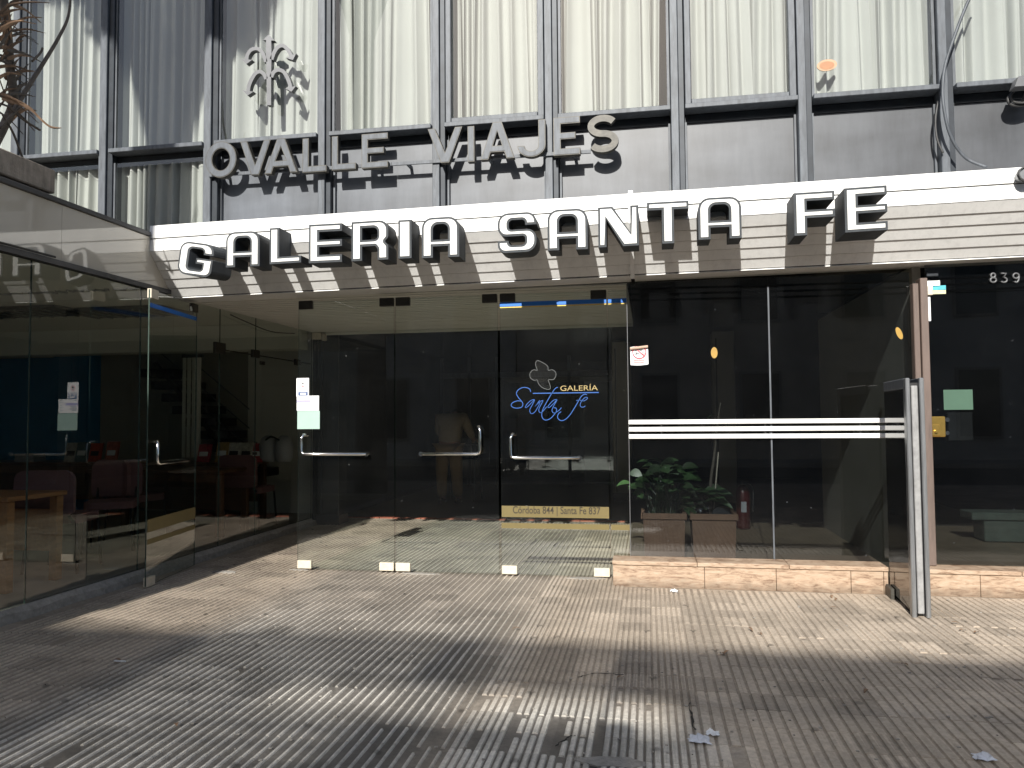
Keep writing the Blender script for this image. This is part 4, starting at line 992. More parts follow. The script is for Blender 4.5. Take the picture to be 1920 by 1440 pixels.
# 839 door
YR = 6.24
e = empty('street_door', (2.7, YR, .18), 'dark glass street door with brass lock and number 839 above', 'door')
pane(2.092, 3.3, YR - .005, YR + .005, .19, 2.22).build('pane', [M['glass_dark'], M['glass_edge']], e)
pane(2.092, 3.3, YR - .005, YR + .005, 2.225, 2.46).build('transom_pane', [M['glass_dark'], M['glass_edge']], e)
pa = at(1742, 781, YR - .03); pb = at(1772, 819, YR - .03)
lk = MB().bbox(pa.x, pb.x, YR - .05, YR - .006, pb.z, pa.z, .006).build('lock', M['brass'], e)
b = MB(); qa, qb = at(1746, 796, YR - .05), at(1762, 817, YR - .05); b.bbox(qa.x, qb.x, YR - .062, YR - .0505, qb.z, qa.z, .003); b.tube([((qa.x + qb.x) / 2, YR - .0625, (qa.z + qb.z) / 2 - .01), ((qa.x + qb.x) / 2, YR - .075, (qa.z + qb.z) / 2 - .01)], .012, 12); b.build('keyhole_plate', M['brass'], lk)
for yy in (787, 812):
    q = at(1775, yy, YR - .03); MB().tube([(q.x + .006, YR - .0052, q.z), (q.x + .006, YR - .03, q.z)], .016, 12).build('bolt', M['chrome'], e)
pa, pb = at(1772, 773, YR), at(1826, 826, YR)
MB().bbox(pa.x + .02, pb.x, YR + .007, YR + .03, pb.z, pa.z, .003).build('inner_lock_case', M['black'], e)
pa, pb = at(1734, 492, YR), at(1757, 519, YR)
MB().bbox(pa.x, pb.x, YR - .03, YR - .006, at(1740, 519.5, YR).z, at(1740, 511, YR).z, .003).build('top_hinge', M['alu_dark'], e)
pa, pb = at(1735, 538, YR), at(1747, 554, YR); MB().bbox(pa.x, pb.x, YR - .03, YR - .006, pb.z, pa.z, .003).build('door_clamp', M['fitting_cream'], e)
pane(3.305, 4.2, YR - .005, YR + .005, .19, 2.46).build('side_pane', [M['glass_dark'], M['glass_edge']], e)
# digits
def digit(ch, b, cx, z0, hgt, y):
    r = hgt * .27; wd = hgt * .17
    if ch == '8': cls = [arc(cx, z0 + hgt * .30, hgt * .24, 0, 360, 22, hgt * .215), arc(cx, z0 + hgt * .72, hgt * .18, 0, 360, 20, hgt * .19)]
    elif ch == '3': cls = [arc(cx, z0 + hgt * .30, hgt * .25, -150, 80, 16, hgt * .215) + [(cx - hgt * .05, z0 + hgt * .53), (cx + hgt * .2, z0 + hgt * .91), (cx - hgt * .24, z0 + hgt * .91)]]
    else: cls = [arc(cx, z0 + hgt * .68, hgt * .24, 0, 360, 22, hgt * .23), arc(cx, z0 + hgt * .62, hgt * .24, 0, -125, 14, hgt * .53)]
    for cl in cls: b.tube([(p[0], y, p[1]) for p in cl], wd / 2, 8)
for ch, px, lab in (('8', 1863, 'steel house number digit eight, leftmost of the number above door'), ('3', 1883, 'steel house number digit three in the middle of the house number'), ('9', 1906, 'steel house number digit nine at the right edge of the photo')):
    p = at(px, 531, YR - .02); q = at(px, 510.5, YR - .02)
    b = MB(); digit(ch, b, p.x, p.z, q.z - p.z, YR - .016)
    b.build('house_digit', M['steel'], loc=(p.x, YR - .016, p.z), smooth=True, label=lab, cat='house number', group='house number digits')
def sheet(name, x0, y0, x1, y1, Y, m, label, cat, th=.0012):
    a, c = at(x0, y0, Y), at(x1, y1, Y)
    return MB().box(a.x, c.x, Y - .0075, Y - .0075 + th, c.z, a.z).build(name, m, loc=((a.x + c.x) / 2, Y - .007, c.z), label=label, cat=cat)
sheet('green_sheet', 1768, 731, 1824, 768, YR, M['paper_green_dark'], 'dark green sheet stuck on the street door above the brass lock', 'paper')
sheet('white_strip', 1735, 557, 1745, 602, YR, M['paper'], 'narrow upright white strip on the street door beside the brown post', 'sticker')
sheet('white_sticker', 1737, 527, 1762, 537, YR, M['paper'], 'small white sticker at the top corner of the street door', 'sticker')
e = empty('landscape_sticker', tuple(at(1760, 551, YR)), 'small turquoise and yellow sticker on the street door', 'sticker')
for ya, yb, m in ((536, 544, mat('turquoise_print', (.08, .42, .50), .5, var=.2, scale=40)), (544.3, 551, mat('pale_yellow_print', (.62, .62, .38), .5, var=.2, scale=40))):
    a, c = at(1748, ya, YR), at(1773, yb, YR); MB().box(a.x, c.x, YR - .0075, YR - .006, c.z, a.z).build('print_band', m, e)
# ovals
def oval(px, py, rx, ry, rot, Y, m, label, name='oval_sticker', th=.002):
    c = at(px, py, Y); k = 1 / (F / (RWT @ (c - C0)).z)
    pts = []
    for i in range(28):
        a = 2 * math.pi * i / 28; u, v = rx * k * math.cos(a), ry * k * math.sin(a)
        pts.append((c.x + u * math.cos(rot) - v * math.sin(rot), c.z + u * math.sin(rot) + v * math.cos(rot)))
    b = MB(); b.prism([pts], lambda u, v, d: (u, Y - .008 + d, v), 0, th); return b.build(name, m, loc=(c.x, Y - .008, c.z), label=label, cat='sticker')
oval(1339, 661.5, 6, 10.5, 0, YW, M['yellow_sticker'], 'upright ochre oval sticker on the dark window, left pane')
oval(1685.5, 625, 5, 12, math.radians(20), YW, M['yellow_sticker'], 'tilted ochre oval sticker on the dark window near the brown post')
od = oval(1550, 123, 18, 11, math.radians(4), YU, mat('pale_orange_rim', (.42, .27, .16), .55, var=.15, scale=30), 'orange oval disc on the upper window glass right of the sash', 'orange_disc', .006)
c = at(1550, 123.5, YU); kx = (at(1564, 123, YU) - at(1550, 123, YU)).length
MBo = MB(); MBo.prism([circ(c.x, c.z, kx, 26, kx * .58)], lambda u, v, d: (u, YU - .0095 + d, v), 0, .0012); MBo.build('disc_centre', M['orange'], od)
# no-bicycles notice
YB = YW - .009
def nb(u, v): return at(1160 + u / 20.57, 630 + v / 20.57, YB)
e = empty('no_bicycle_notice', tuple(nb(800, 1150)), 'torn white notice with a red no bicycles sign and a curled top', 'notice')
b = MB(); V = []; Fc = []; n = 8
for r in range(6):
    s = r / 5
    for k in range(n + 1):
        tt = k / n; l = nb(445 + 15 * s, 430 + s * 690); rr = nb(1130 + 20 * s, 400 + s * 690 - 0)
        p = l.lerp(rr, tt); sag = .006 * math.sin(math.pi * tt) * s
        V.append((p.x, YB - .004 * math.sin(math.pi * tt) * (.4 + s * .3), p.z - sag + .004 * math.sin(5 * tt) * (1 - s)))
for r in range(5):
    for k in range(n): Fc.append((r * (n + 1) + k, (r + 1) * (n + 1) + k, (r + 1) * (n + 1) + k + 1, r * (n + 1) + k + 1))
b.add(V, Fc); b.build('sheet', M['paper'], e, smooth=True)
c = nb(795, 620); R1 = (nb(1065, 620) - nb(525, 620)).length / 2
yq = YB - .0065
b = MB(); b.prism([arc(c.x, c.z, R1, 118, 422, 40) + arc(c.x, c.z, R1 * .86, 422, 118, 40)], lambda u, v, d: (u, yq + d, v), 0, .001); b.build('red_ring', M['print_red'], e)
q0, q1 = nb(715, 530), nb(985, 780); b = MB(); b.ribbon([(q0.x, yq - .0005, q0.z), (q1.x, yq - .0005, q1.z)], .0075, (0, 1, 0)); b.build('red_slash', M['print_red'], e)
b = MB()
for u, v in ((665, 680), (950, 660)):
    k = nb(u, v); b.prism([circ(k.x, k.z, .0105, 18), circ(k.x, k.z, .0078, 18)], lambda uu, vv, d: (uu, yq + .0002 + d, vv), 0, .001)
for pts in ([(665, 680), (720, 650), (790, 690)], [(640, 550), (700, 590)], [(800, 545), (870, 570), (900, 520)]): b.ribbon([(nb(*p).x, yq, nb(*p).z) for p in pts], .004, (0, 1, 0))
b.build('bicycle_symbol', M['print_black'], e)
b = MB()
for v in (925, 960, 1010, 1045):
    q0, q1 = nb(560 + (v % 50), v), nb(1030 - (v % 70), v); b.box(q0.x, q1.x, yq, yq + .0008, q0.z - .0022, q0.z + .0022)
b.build('text_line', M['print_pink'], e)
b = MB(); V = []; Fc = []
for k in range(9):
    tt = k / 8; l = nb(440, 440); rr = nb(1125, 350); p = l.lerp(rr, tt)
    for a in range(5):
        an = math.radians(-80 + a * 62); V.append((p.x, YB - .016 - .011 * math.cos(an) * (1 - .3 * tt), p.z - .012 + .011 * math.sin(an)))
for k in range(8):
    for a in range(4): Fc.append((k * 5 + a, k * 5 + 5 + a, k * 5 + 6 + a, k * 5 + 1 + a))
b.add(V, Fc); b.build('curled_edge', mat('yellowed_paper', (.45, .32, .24), .7, var=.15, scale=30), e, smooth=True)

# ================================================================== hall behind the doors
MB().box(XS - .1, 4.2, 9.87, 17, -.3, -.004).build('hall_floor', M['hall_floor'], kind='structure')
MB().box(-.26, 4.2, 6.51, 9.86, -.3, -.004).build('window_floor', M['hall_tan'], kind='structure')
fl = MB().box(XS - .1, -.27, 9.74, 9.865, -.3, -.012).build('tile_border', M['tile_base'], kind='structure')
x = XS + .05
bt = MB().bbox(-.09, .09, -.05, .05, -.02, 0, .003)
bme = bpy.data.meshes.new('border_tile'); bme.from_pydata(bt.v, [], bt.f); bme.materials.append(M['red_tile'])
while x < -.4:
    o = bpy.data.objects.new('border_tile', bme); COL.objects.link(o); o.parent = fl; o.location = (x + .095, 9.80, .002 + rnd(-.002, .002)); x += .19
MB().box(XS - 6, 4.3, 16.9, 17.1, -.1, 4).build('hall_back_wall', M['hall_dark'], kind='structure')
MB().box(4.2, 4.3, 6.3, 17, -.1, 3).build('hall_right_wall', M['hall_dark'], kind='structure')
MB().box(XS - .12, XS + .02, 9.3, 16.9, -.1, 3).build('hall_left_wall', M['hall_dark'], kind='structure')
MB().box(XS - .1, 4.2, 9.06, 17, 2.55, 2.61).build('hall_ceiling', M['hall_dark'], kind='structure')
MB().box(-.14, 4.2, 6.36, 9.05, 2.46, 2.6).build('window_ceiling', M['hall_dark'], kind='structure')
cb = MB().box(XS, -.15, 6.37, 9.04, 2.43, 2.6).build('slatted_ceiling', M['black'], kind='structure')
y = 6.38
sl = MB().bbox(XS + .005, -.155, 0, .085, 0, .014, .002)
sme = bpy.data.meshes.new('ceiling_slat'); sme.from_pydata(sl.v, [], sl.f); sme.materials.append(M['ceiling_slat'])
while y < 8.96:
    o = bpy.data.objects.new('ceiling_slat', sme); COL.objects.link(o); o.parent = cb; o.location = (0, y, 2.405 + rnd(-.001, .001)); y += .115
MB().box(XS + .005, -.155, 9.042, 9.055, 2.37, 2.55).build('ceiling_edge', M['shop_ceiling'], kind='structure')
# dark pillars and inner shop fronts
def pillar(x0, x1, y0, y1, label, m='hall_dark', zt_=2.5):
    e = empty('pillar', ((x0 + x1) / 2, (y0 + y1) / 2, 0), label, 'pillar')
    MB().bbox(x0, x1, y0, y1, -.01, zt_, .01).build('shaft', M[m], e)
    MB().bbox(x0 - .012, x1 + .012, y0 - .012, y1 + .012, -.008, .12, .006).build('skirting', M['black'], e)
    MB().box(x0 + .04, x0 + .06, y0 - .006, y0 - .001, .13, zt_ - .1).build('edge_trim', M['alu_dark'], e)
    return e
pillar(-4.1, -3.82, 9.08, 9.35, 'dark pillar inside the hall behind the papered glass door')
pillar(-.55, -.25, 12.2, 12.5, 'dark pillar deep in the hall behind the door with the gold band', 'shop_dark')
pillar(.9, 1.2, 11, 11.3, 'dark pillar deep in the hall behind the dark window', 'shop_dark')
e = empty('shop_front', (-3.0, 14.5, 0), 'dim framed shop front at the back of the hall, left of the leaning person', 'shop front')
for x in (-4.0, -3.45, -2.9, -1.5, -.5): MB().box(x, x + .06, 14.5, 14.56, 0, 2.5).build('frame_post', M['alu_dark'], e)
MB().box(-4.0, -.44, 14.5, 14.56, 2.1, 2.2).build('frame_head', M['alu'], e)
pane(-3.94, -.5, 14.52, 14.53, .05, 2.1).build('pane', [M['glass_dark'], M['glass_edge']], e)
MB().box(-1.2, -.52, 14.6, 14.7, .1, 2.0).build('display_panel', M['shop_wall'], e)
# small box on the pillar
e = empty('alarm_box', (-4.0, 9.03, 2.3), 'small cream alarm box high on the dark pillar inside', 'alarm box')
q = at(596, 629, 9.04)
MB().bbox(q.x - .06, q.x + .06, 8.99, 9.07, q.z - .05, q.z + .03, .006).build('case', M['fitting_cream'], e)
MB().bbox(q.x + .07, q.x + .11, 8.99, 9.07, q.z - .07, q.z + .02, .005).build('sensor', M['ac_white'], e)
# person leaning on a walker
PX, PY = -3.02, 11.45
pe = empty('person', (PX, PY, 0), 'person in beige shirt and khaki trousers bending over a walking frame inside', 'person')
def skin(name, verts, edges, radii, m, root=0, sub=2):
    me = bpy.data.meshes.new(name); me.from_pydata(verts, edges, []); o = bpy.data.objects.new(name, me); COL.objects.link(o)
    md = o.modifiers.new('skin', 'SKIN'); md.use_smooth_shade = True
    sv = me.skin_vertices[0].data
    for i, r in enumerate(radii): sv[i].radius = r if isinstance(r, tuple) else (r, r)
    sv[root].use_root = True
    s = o.modifiers.new('sub', 'SUBSURF'); s.levels = sub; s.render_levels = sub
    dg = bpy.context.evaluated_depsgraph_get(); me2 = bpy.data.meshes.new_from_object(o.evaluated_get(dg))
    bpy.data.objects.remove(o); me2.materials.append(m); 
    for p in me2.polygons: p.use_smooth = True
    o2 = bpy.data.objects.new(name, me2); COL.objects.link(o2); return o2
# pelvis, lumbar, chest, neck, head; arms; legs (one continuous body)
V = [(0, 0, .92), (0, .06, 1.07), (0, .17, 1.25), (0, .27, 1.33), (0, .34, 1.36), (0, .42, 1.36),
     (-.19, .20, 1.31), (-.23, .26, 1.10), (-.17, .44, .98), (.19, .20, 1.31), (.27, .25, 1.10), (.31, .38, .965),
     (-.10, -.0, .88), (-.11, -.03, .50), (-.12, .03, .09), (-.12, -.10, .045), (.10, 0, .88), (.12, -.02, .50), (.13, .06, .09), (.13, -.07, .045)]
V[15] = (-.12, .14, .04); V[19] = (.13, .17, .04)
E_ = [(0, 1), (1, 2), (2, 3), (3, 4), (4, 5), (2, 6), (6, 7), (7, 8), (2, 9), (9, 10), (10, 11), (0, 12), (12, 13), (13, 14), (14, 15), (0, 16), (16, 17), (17, 18), (18, 19)]
Rr = [(.165, .13), (.16, .125), (.17, .125), .062, .075, .085, .075, .05, .034, .075, .05, .034, .095, .07, .05, .04, .095, .07, .05, .04]
body = skin('body', V, E_, Rr, M['skin']); body.parent = pe
# clothing: shirt over trunk and arms, trousers over legs
VS = [V[0], V[1], V[2], (0, .23, 1.30), V[6], V[7], (-.19, .38, 1.02), V[9], V[10], (.295, .335, 1.01)]
VS[0] = (0, -.005, .86)
sh = skin('shirt', VS, [(0, 1), (1, 2), (2, 3), (2, 4), (4, 5), (5, 6), (2, 7), (7, 8), (8, 9)], [(.205, .16), (.195, .155), (.2, .15), (.10, .09), .10, .07, .055, .10, .07, .055], M['shirt']); sh.parent = pe
VT = [(0, 0, .93), (-.10, 0, .84), (-.11, -.03, .50), (-.12, .02, .10), (.10, 0, .84), (.12, -.02, .50), (.13, .05, .10)]
trz = skin('trousers', VT, [(0, 1), (1, 2), (2, 3), (0, 4), (4, 5), (5, 6)], [(.18, .15), .125, .098, .082, .125, .098, .082], M['trousers']); trz.parent = pe
b = MB(); b.lathe((0, .42, 1.36), [(.05, .10), (.09, .06), (.10, 0), (.085, -.05)][::-1], 14); 
hr = b.build('hair', M['hair']); hr.parent = pe; hr.location = (0, 0, 0)
for sx, yy in ((-.12, .06), (.13, .09)):
    b = MB(); b.tube([(sx, yy - .13, .04), (sx, yy, .06), (sx, yy + .14, .035)], .05, 10, radii=[.035, .05, .03]); o = b.build('shoe', M['shoe'], smooth=True); o.parent = pe; o.location = (0, 0, 0)
for sx, ex, ey, ez in ((-1, -.17, .44, .98), (1, .31, .38, .965)):
    for k in range(5):
        off = (k - 2) * .017
        b = MB(); L_ = (.05, .075, .08, .075, .06)[k]
        b.tube([(ex + off, ey + .02, ez - .005), (ex + off, ey + .02 + L_ * .55, ez + .008), (ex + off, ey + .02 + L_ * .8, ez - .018), (ex + off, ey + .02 + L_ * .55, ez - .04)], .009, 6); o = b.build('finger', M['skin'], smooth=True); o.parent = pe; o.location = (0, 0, 0)
wk = empty('walking_frame', (PX + .1, PY + .45, 0), 'thin metal walking frame held by the bending person in the hall', 'walking frame')
b = MB()
for x in (PX - .2, PX + .32):
    b.tube([(x, PY + .30, 0), (x, PY + .40, .90), (x, PY + .44, .935), (x, PY + .56, .935), (x, PY + .62, .90), (x + .02, PY + .80, 0)], .013, 8)
b.build('side_frame', M['alu'], wk, smooth=True)
for z in (.66, .88): MB().tube([(PX - .2, PY + .66, z), (PX + .33, PY + .66, z)], .011, 8).build('cross_bar', M['alu'], wk)
b = MB()
for x in (PX - .2, PX + .32): b.tube([(x, PY + .42, .938), (x, PY + .58, .938)], .02, 8)
b.build('grip', M['black'], wk)

# planters behind the dark window
def planter(px0, px1, label):
    Yp = 7.2
    a, c = at(px0, 1000, Yp), at(px1, 1000, Yp); zt_ = .42
    x0, x1 = a.x, c.x
    e = empty('planter_box', ((x0 + x1) / 2, Yp + .2, 0), label, 'planter', 'terracotta planters')
    b = MB(); V = []
    for z, i in ((.0, .012), (zt_ - .055, 0)):
        V += [(x0 + i, Yp + i, z), (x1 - i, Yp + i, z), (x1 - i, Yp + .4 - i, z), (x0 + i, Yp + .4 - i, z)]
    b.add(V, [(0, 3, 2, 1), (0, 1, 5, 4), (1, 2, 6, 5), (2, 3, 7, 6), (3, 0, 4, 7)]); b.build('pot', M['terracotta'], e)
    b = MB(); b.bbox(x0 - .018, x1 + .018, Yp - .018, Yp + .02, zt_ - .055, zt_, .006); b.bbox(x0 - .018, x1 + .018, Yp + .38, Yp + .42, zt_ - .055, zt_, .006); b.bbox(x0 - .018, x0 + .02, Yp + .021, Yp + .379, zt_ - .055, zt_, .006); b.bbox(x1 - .02, x1 + .018, Yp + .021, Yp + .379, zt_ - .055, zt_, .006); b.build('rim', M['terracotta'], e)
    MB().box(x0 + .02, x1 - .02, Yp + .02, Yp + .38, zt_ - .07, zt_ - .02).build('soil', M['soil'], e)
    return e, x0, x1, Yp
_, ax0, ax1, Yp = planter(1206, 1285, 'terracotta planter with a leafy green plant, nearest the glass doors')
_, bx0, bx1, _ = planter(1298, 1381, 'terracotta planter with a bare staked stem, right of the leafy one')
def leafblade(b, base, tip, wid, R, bend=.12, n=6, roll=0.):
    base = Vector(base); tip = Vector(tip); d = tip - base; up = Vector((0, 0, 1))
    side = d.cross(up); side = side.normalized() if side.length > 1e-4 else Vector((1, 0, 0))
    if roll: side = (Matrix.Rotation(roll, 3, d.normalized()) @ side)
    V = []; Fc = []
    for i in range(n + 1):
        s = i / n; c = base + d * s + up * bend * 4 * s * (1 - s) * d.length
        wd = wid * math.sin(math.pi * min(1, s * .92 + .04)) ** .8 * (1 - .25 * s)
        V += [c - side * wd / 2 + up * wd * .12, c, c + side * wd / 2 + up * wd * .12]
    for i in range(n):
        for k in (0, 1): Fc.append((3 * i + k, 3 * i + k + 1, 3 * i + k + 4, 3 * i + k + 3))
    b.add(V, Fc)
R = random.Random(21)
pl_ = empty('leafy_plant', ((ax0 + ax1) / 2, Yp + .2, .40), 'broad-leaved dark green plant growing in the left planter behind the dark window', 'plant')
sm = MB(); nleaf = 0
for k in range(64):
    bx = (ax0 + ax1) / 2 + R.uniform(-.13, .13); by = Yp + .2 + R.uniform(-.12, .12)
    an = R.uniform(0, 6.283); rr = R.uniform(.03, .22); hz = .40 + R.uniform(.12, .45) * (1.2 - rr * 1.4)
    tx_, ty_ = bx + rr * math.cos(an), by + rr * .55 * math.sin(an)
    mid = Vector((tx_, ty_, hz)); st = Vector((bx, by, .39))
    sm.tube([st, st.lerp(mid, .5) + Vector((0, 0, .06)), mid], .004, 5, radii=[.005, .004, .003])
    dirv = Vector((math.cos(an), .5 * math.sin(an), R.uniform(-.25, .35))).normalized()
    b = MB(); leafblade(b, mid, mid + dirv * R.uniform(.12, .2), R.uniform(.075, .11), R, roll=R.uniform(-.9, .9) + (.7 if dirv.x > 0 else -.7)); b.build('leaf', M['leaf'], pl_, smooth=True)
for k in range(24):
    bx = ax1 + R.uniform(-.05, .28); by = Yp + .1 + R.uniform(-.05, .1); mid = Vector((bx, by, R.uniform(.46, .66))); st = Vector((ax1 - .08, Yp + .2, .40))
    sm.tube([st, st.lerp(mid, .5) + Vector((0, 0, .05)), mid], .004, 5, radii=[.005, .004, .003])
    dirv = Vector((R.uniform(.2, 1), R.uniform(-.6, .2), R.uniform(-.5, .2))).normalized()
    b = MB(); leafblade(b, mid, mid + dirv * R.uniform(.10, .2), R.uniform(.04, .075), R, roll=R.uniform(.2, 1.2)); b.build('leaf', M['leaf'], pl_, smooth=True)
sm.build('stem', M['leaf'], pl_)
s0 = at(1335, 960, 7.4)
pb_ = empty('staked_plant', (s0.x, 7.4, .40), 'tall bare stem tied to a pale stake in the right planter', 'plant')
top = at(1347, 848, 7.4); b = MB()
b.tube(smooth_path([(s0.x - .02, 7.4, .39), tuple(at(1333, 900, 7.4)), tuple(at(1340, 850, 7.4)), tuple(at(1346, 790, 7.4)), tuple(at(1351, 755, 7.4))], 5), .012, 8, radii=[.018 - .0006 * i for i in range(21)]); b.build('stem', M['stem_dry'], pb_, smooth=True)
MB().tube([(at(1337, 955, 7.37).x, 7.37, .39), tuple(at(1347, 848, 7.37))], .006, 6).build('stake', M['ac_white'], pb_)
b = MB()
for k, (u, v, w2) in enumerate(((1322, 790, .5), (1366, 800, .8), (1330, 940, .3), (1372, 935, .9))):
    q = at(u, v, 7.4)
    MB2 = MB(); o = at(1348 if v < 850 else 1340, v - 10 if v < 850 else 930, 7.4); leafblade(MB2, o, (q.x, 7.35, q.z), .045, R, .25); MB2.build('leaf', M['leaf'], pb_, smooth=True)
def dead(px, py, lab, n=6):
    c = at(px, py, 7.3); b = MB()
    for k in range(n):
        an = R.uniform(0, 6.28); q = Vector((c.x, 7.33, .415)); leafblade(b, q + Vector((R.uniform(-.05, .05), 0, 0)), q + Vector((math.cos(an) * .1, -.02 + .05 * math.sin(an), R.uniform(.0, .05))), .035, R, .2)
    b.build('dry_leaves', M['putty'], loc=(c.x, 7.33, .41), label=lab, cat='dry leaves')
dead(1310, 955, 'pale dry leaves lying on the soil of the right planter', 9)
b = MB(); c = at(1352, 952, 7.35)
b.prism([[(c.x - .09, .40), (c.x + .09, .40), (c.x + .075, .455), (c.x + .03, .48), (c.x - .03, .475), (c.x - .07, .45)]], lambda u, v, d: (u, 7.3 + d, v), 0, .1); b.build('dark_stone', M['alu_dark'], loc=(c.x, 7.37, .40), label='rounded dark stone lying on top of the right planter', cat='stone')
# fire extinguisher
c = at(1393, 950, 9.3)
e = empty('fire_extinguisher', (c.x, 9.3, 0), 'red fire extinguisher standing behind the right planter', 'extinguisher')
MB().lathe((c.x, 9.3, 0), [(.07, 0), (.08, .02), (.08, .42), (.06, .48), (.025, .51)], 20).build('cylinder', M['red'], e, smooth=True)
MB().bbox(c.x - .02, c.x + .05, 9.27, 9.33, .512, .56, .006).build('valve', M['black'], e)
b = MB(); b.tube(smooth_path([(c.x + .05, 9.27, .54), (c.x + .11, 9.25, .48), (c.x + .1, 9.23, .2)], 5), .011, 6); b.build('hose', M['black'], e, smooth=True)
MB().box(c.x - .03, c.x + .03, 9.212, 9.218, .2, .32).build('paper_label', M['print_grey'], e)
# lobby behind door 839
MB().box(2.02, 2.08, 6.30, 9.6, -.05, 2.45).build('lobby_wall', M['shop_dark'], kind='structure')
e = empty('low_wall', (3.1, 8.6, 0), 'pale low wall block inside the lobby behind door 839', 'low wall')
q0, q1 = at(1822, 955, 8.6), at(1960, 955, 8.6)
MB().bbox(q0.x + .12, q1.x, 8.62, 8.9, 0, .22, .01).build('block', mat('pale_green_stone', (.075, .095, .078), .7, var=.3, scale=8), e)
MB().bbox(q0.x, q1.x, 8.6, 8.92, .222, .30, .008).build('top_slab', bpy.data.materials['pale_green_stone'], e)

# ================================================================== corner shop on the left
e = empty('corner_shop', (XS, 4.5, 0), 'glazed corner shop with a glossy beige fascia at the left edge', 'shop')
FX = -4.125
ys_ = [1.0, atX(150, 440, FX).y, BY + .0]
ysl = [1.0, 4.80, 6.40]
prof_y = [1.0, 3.6, 4.79, 5.775]
for i in range(3):
    b = MB()
    if i == 2:
        # last panel is cut along the canopy's section
        pr = [(prof_y[2] + .0015, 2.455), (BY + .03, 2.455), (KY + .0, 2.735), (KY - .002, 2.86), (prof_y[2] + .0015, 2.86)]
        pr = [(4.7915, 2.455), (6.045, 2.455), (5.795, 2.735), (5.795, 2.86), (4.7915, 2.86)]
        V = [(FX, y, z) for y, z in pr] + [(FX - .02, y, z) for y, z in pr]; n = 5
        b.add(V, [tuple(range(n)), tuple(range(n, 2 * n))[::-1]] + [(k, (k + 1) % n, (k + 1) % n + n, k + n) for k in range(n)]); b.fix = True
    else: b.box(FX - .02, FX, prof_y[i] + .0015, prof_y[i + 1] + (.0 if i == 0 else .0005) - .0015, 2.455, 2.86)
    b.build('fascia_panel', M['beige'], e)
MB().bbox(FX - .3, FX + .018, 1.0, 5.77, 2.862, 2.90, .005).build('fascia_cap', M['dark_metal'], e)
MB().box(XS - .02, FX + .02, 1.0, 6.05, 2.415, 2.453).build('glass_track', M['dark_metal'], e)
MB().tube([(FX + .03, 3.9, 2.46), (FX + .03, 4.7, 2.464)], .008, 6).build('loose_gasket', M['black'], e)
MB().box(XS - 8, FX - .31, 1.0, 6.0, 2.6, 2.95).build('roof', M['concrete'], e)
for ya, yb in ((1.0, 3.5), (3.506, 4.548), (4.554, 5.70), (5.706, 6.9), (6.906, 7.6), (7.606, 9.0)):
    pane(XS - .005, XS + .005, ya, yb, .085, 2.414).build('pane', [M['glass_shop'], M['glass_edge']], e)
b = MB(); R = random.Random(9)
V = []; Fc = []; n = 40
for k in range(n + 1):
    y = 1.0 + 8.0 * k / n; j = R.uniform(-.012, .012)
    V += [(XS + .05 + j, y, -.01), (XS + .045 + j, y, .05 + R.uniform(-.012, .008)), (XS + .008, y, .08), (XS - .05, y, .08), (XS - .05, y, -.01)]
for k in range(n):
    for q in range(4): Fc.append((k * 5 + q, k * 5 + q + 1, k * 5 + q + 6, k * 5 + q + 5))
b.add(V, Fc); b.build('ledge', M['mortar'], e)
for yy, zz, s in ((6.9, 2.02, .09), (7.6, 2.02, .07), (7.75, 1.93, .035), (7.6, .95, .025), (8.6, 2.0, .06)):
    MB().bbox(XS - .016, XS + .016, yy - s, yy + s, zz - s * .6, zz + s * .6, .003).build('patch_fitting', M['fitting'], e)
MB().box(XS - .006, XS + .006, 6.99, 9.0, 2.0, 2.012).build('door_head_line', M['fitting'], e)
# interior
MB().box(-12, XS - .06, 1.0, 10, -.1, .02).build('shop_floor', mat('shop_floor_tile', (.34, .31, .27), .35, var=.1, scale=2), kind='structure')
MB().box(-12, XS - .06, 1.0, 10, 2.52, 2.58).build('shop_ceiling', M['shop_ceiling'], kind='structure')
MB().box(-12, -7.9, 9.98, 10.1, -.1, 2.6).build('blue_back_wall', M['blue_wall'], kind='structure')
MB().box(-7.895, -5.55, 9.98, 10.1, -.1, 2.6).build('dark_back_wall', M['shop_dark'], kind='structure')
MB().box(-5.545, XS - .02, 9.96, 10.1, -.1, 2.6).build('pale_back_wall', M['shop_wall'], kind='structure')
MB().box(-12.1, -12, 1, 10, -.1, 2.6).build('shop_side_wall', M['shop_wall'], kind='structure')
MB().box(-12, XS - .02, .9, 1.0, -.1, .12).box(-12, XS - .02, .9, 1.0, 2.42, 2.6).build('shop_front_wall', M['shop_wall'], kind='structure')
for xa, xb in ((-12, -9.4), (-9.39, -6.8), (-6.79, XS - .02)): pane(xa, xb, .945, .955, .12, 2.42).build('pane', [M['glass_shop'], M['glass_edge']], e)
MB().box(-12, -4.3, 8.9, 9.2, 2.2, 2.515).build('ceiling_beam', M['shop_ceiling'], kind='structure')
def fixture(px, py, Yc, wd, label):
    c = atZ(px, py, 2.5)
    e = empty('ceiling_fixture', (c.x, c.y, 2.5), label, 'ceiling light', 'louvred ceiling lights')
    MB().bbox(c.x - wd / 2, c.x + wd / 2, c.y - .3, c.y + .3, 2.485, 2.519, .004).build('frame', M['alu'], e)
    for k in range(7): MB().box(c.x - wd / 2 + .03 + k * (wd - .06) / 7, c.x - wd / 2 + .05 + k * (wd - .06) / 7, c.y - .27, c.y + .27, 2.47, 2.484).build('louvre', M['chrome_dull'], e)
fixture(50, 585, 0, 1.2, 'louvred ceiling light at the far left inside the shop')
fixture(240, 585, 0, 1.2, 'louvred ceiling light behind the open glass door')
c0, c1 = at(-60, 640, 9.7), at(80, 668, 9.7)
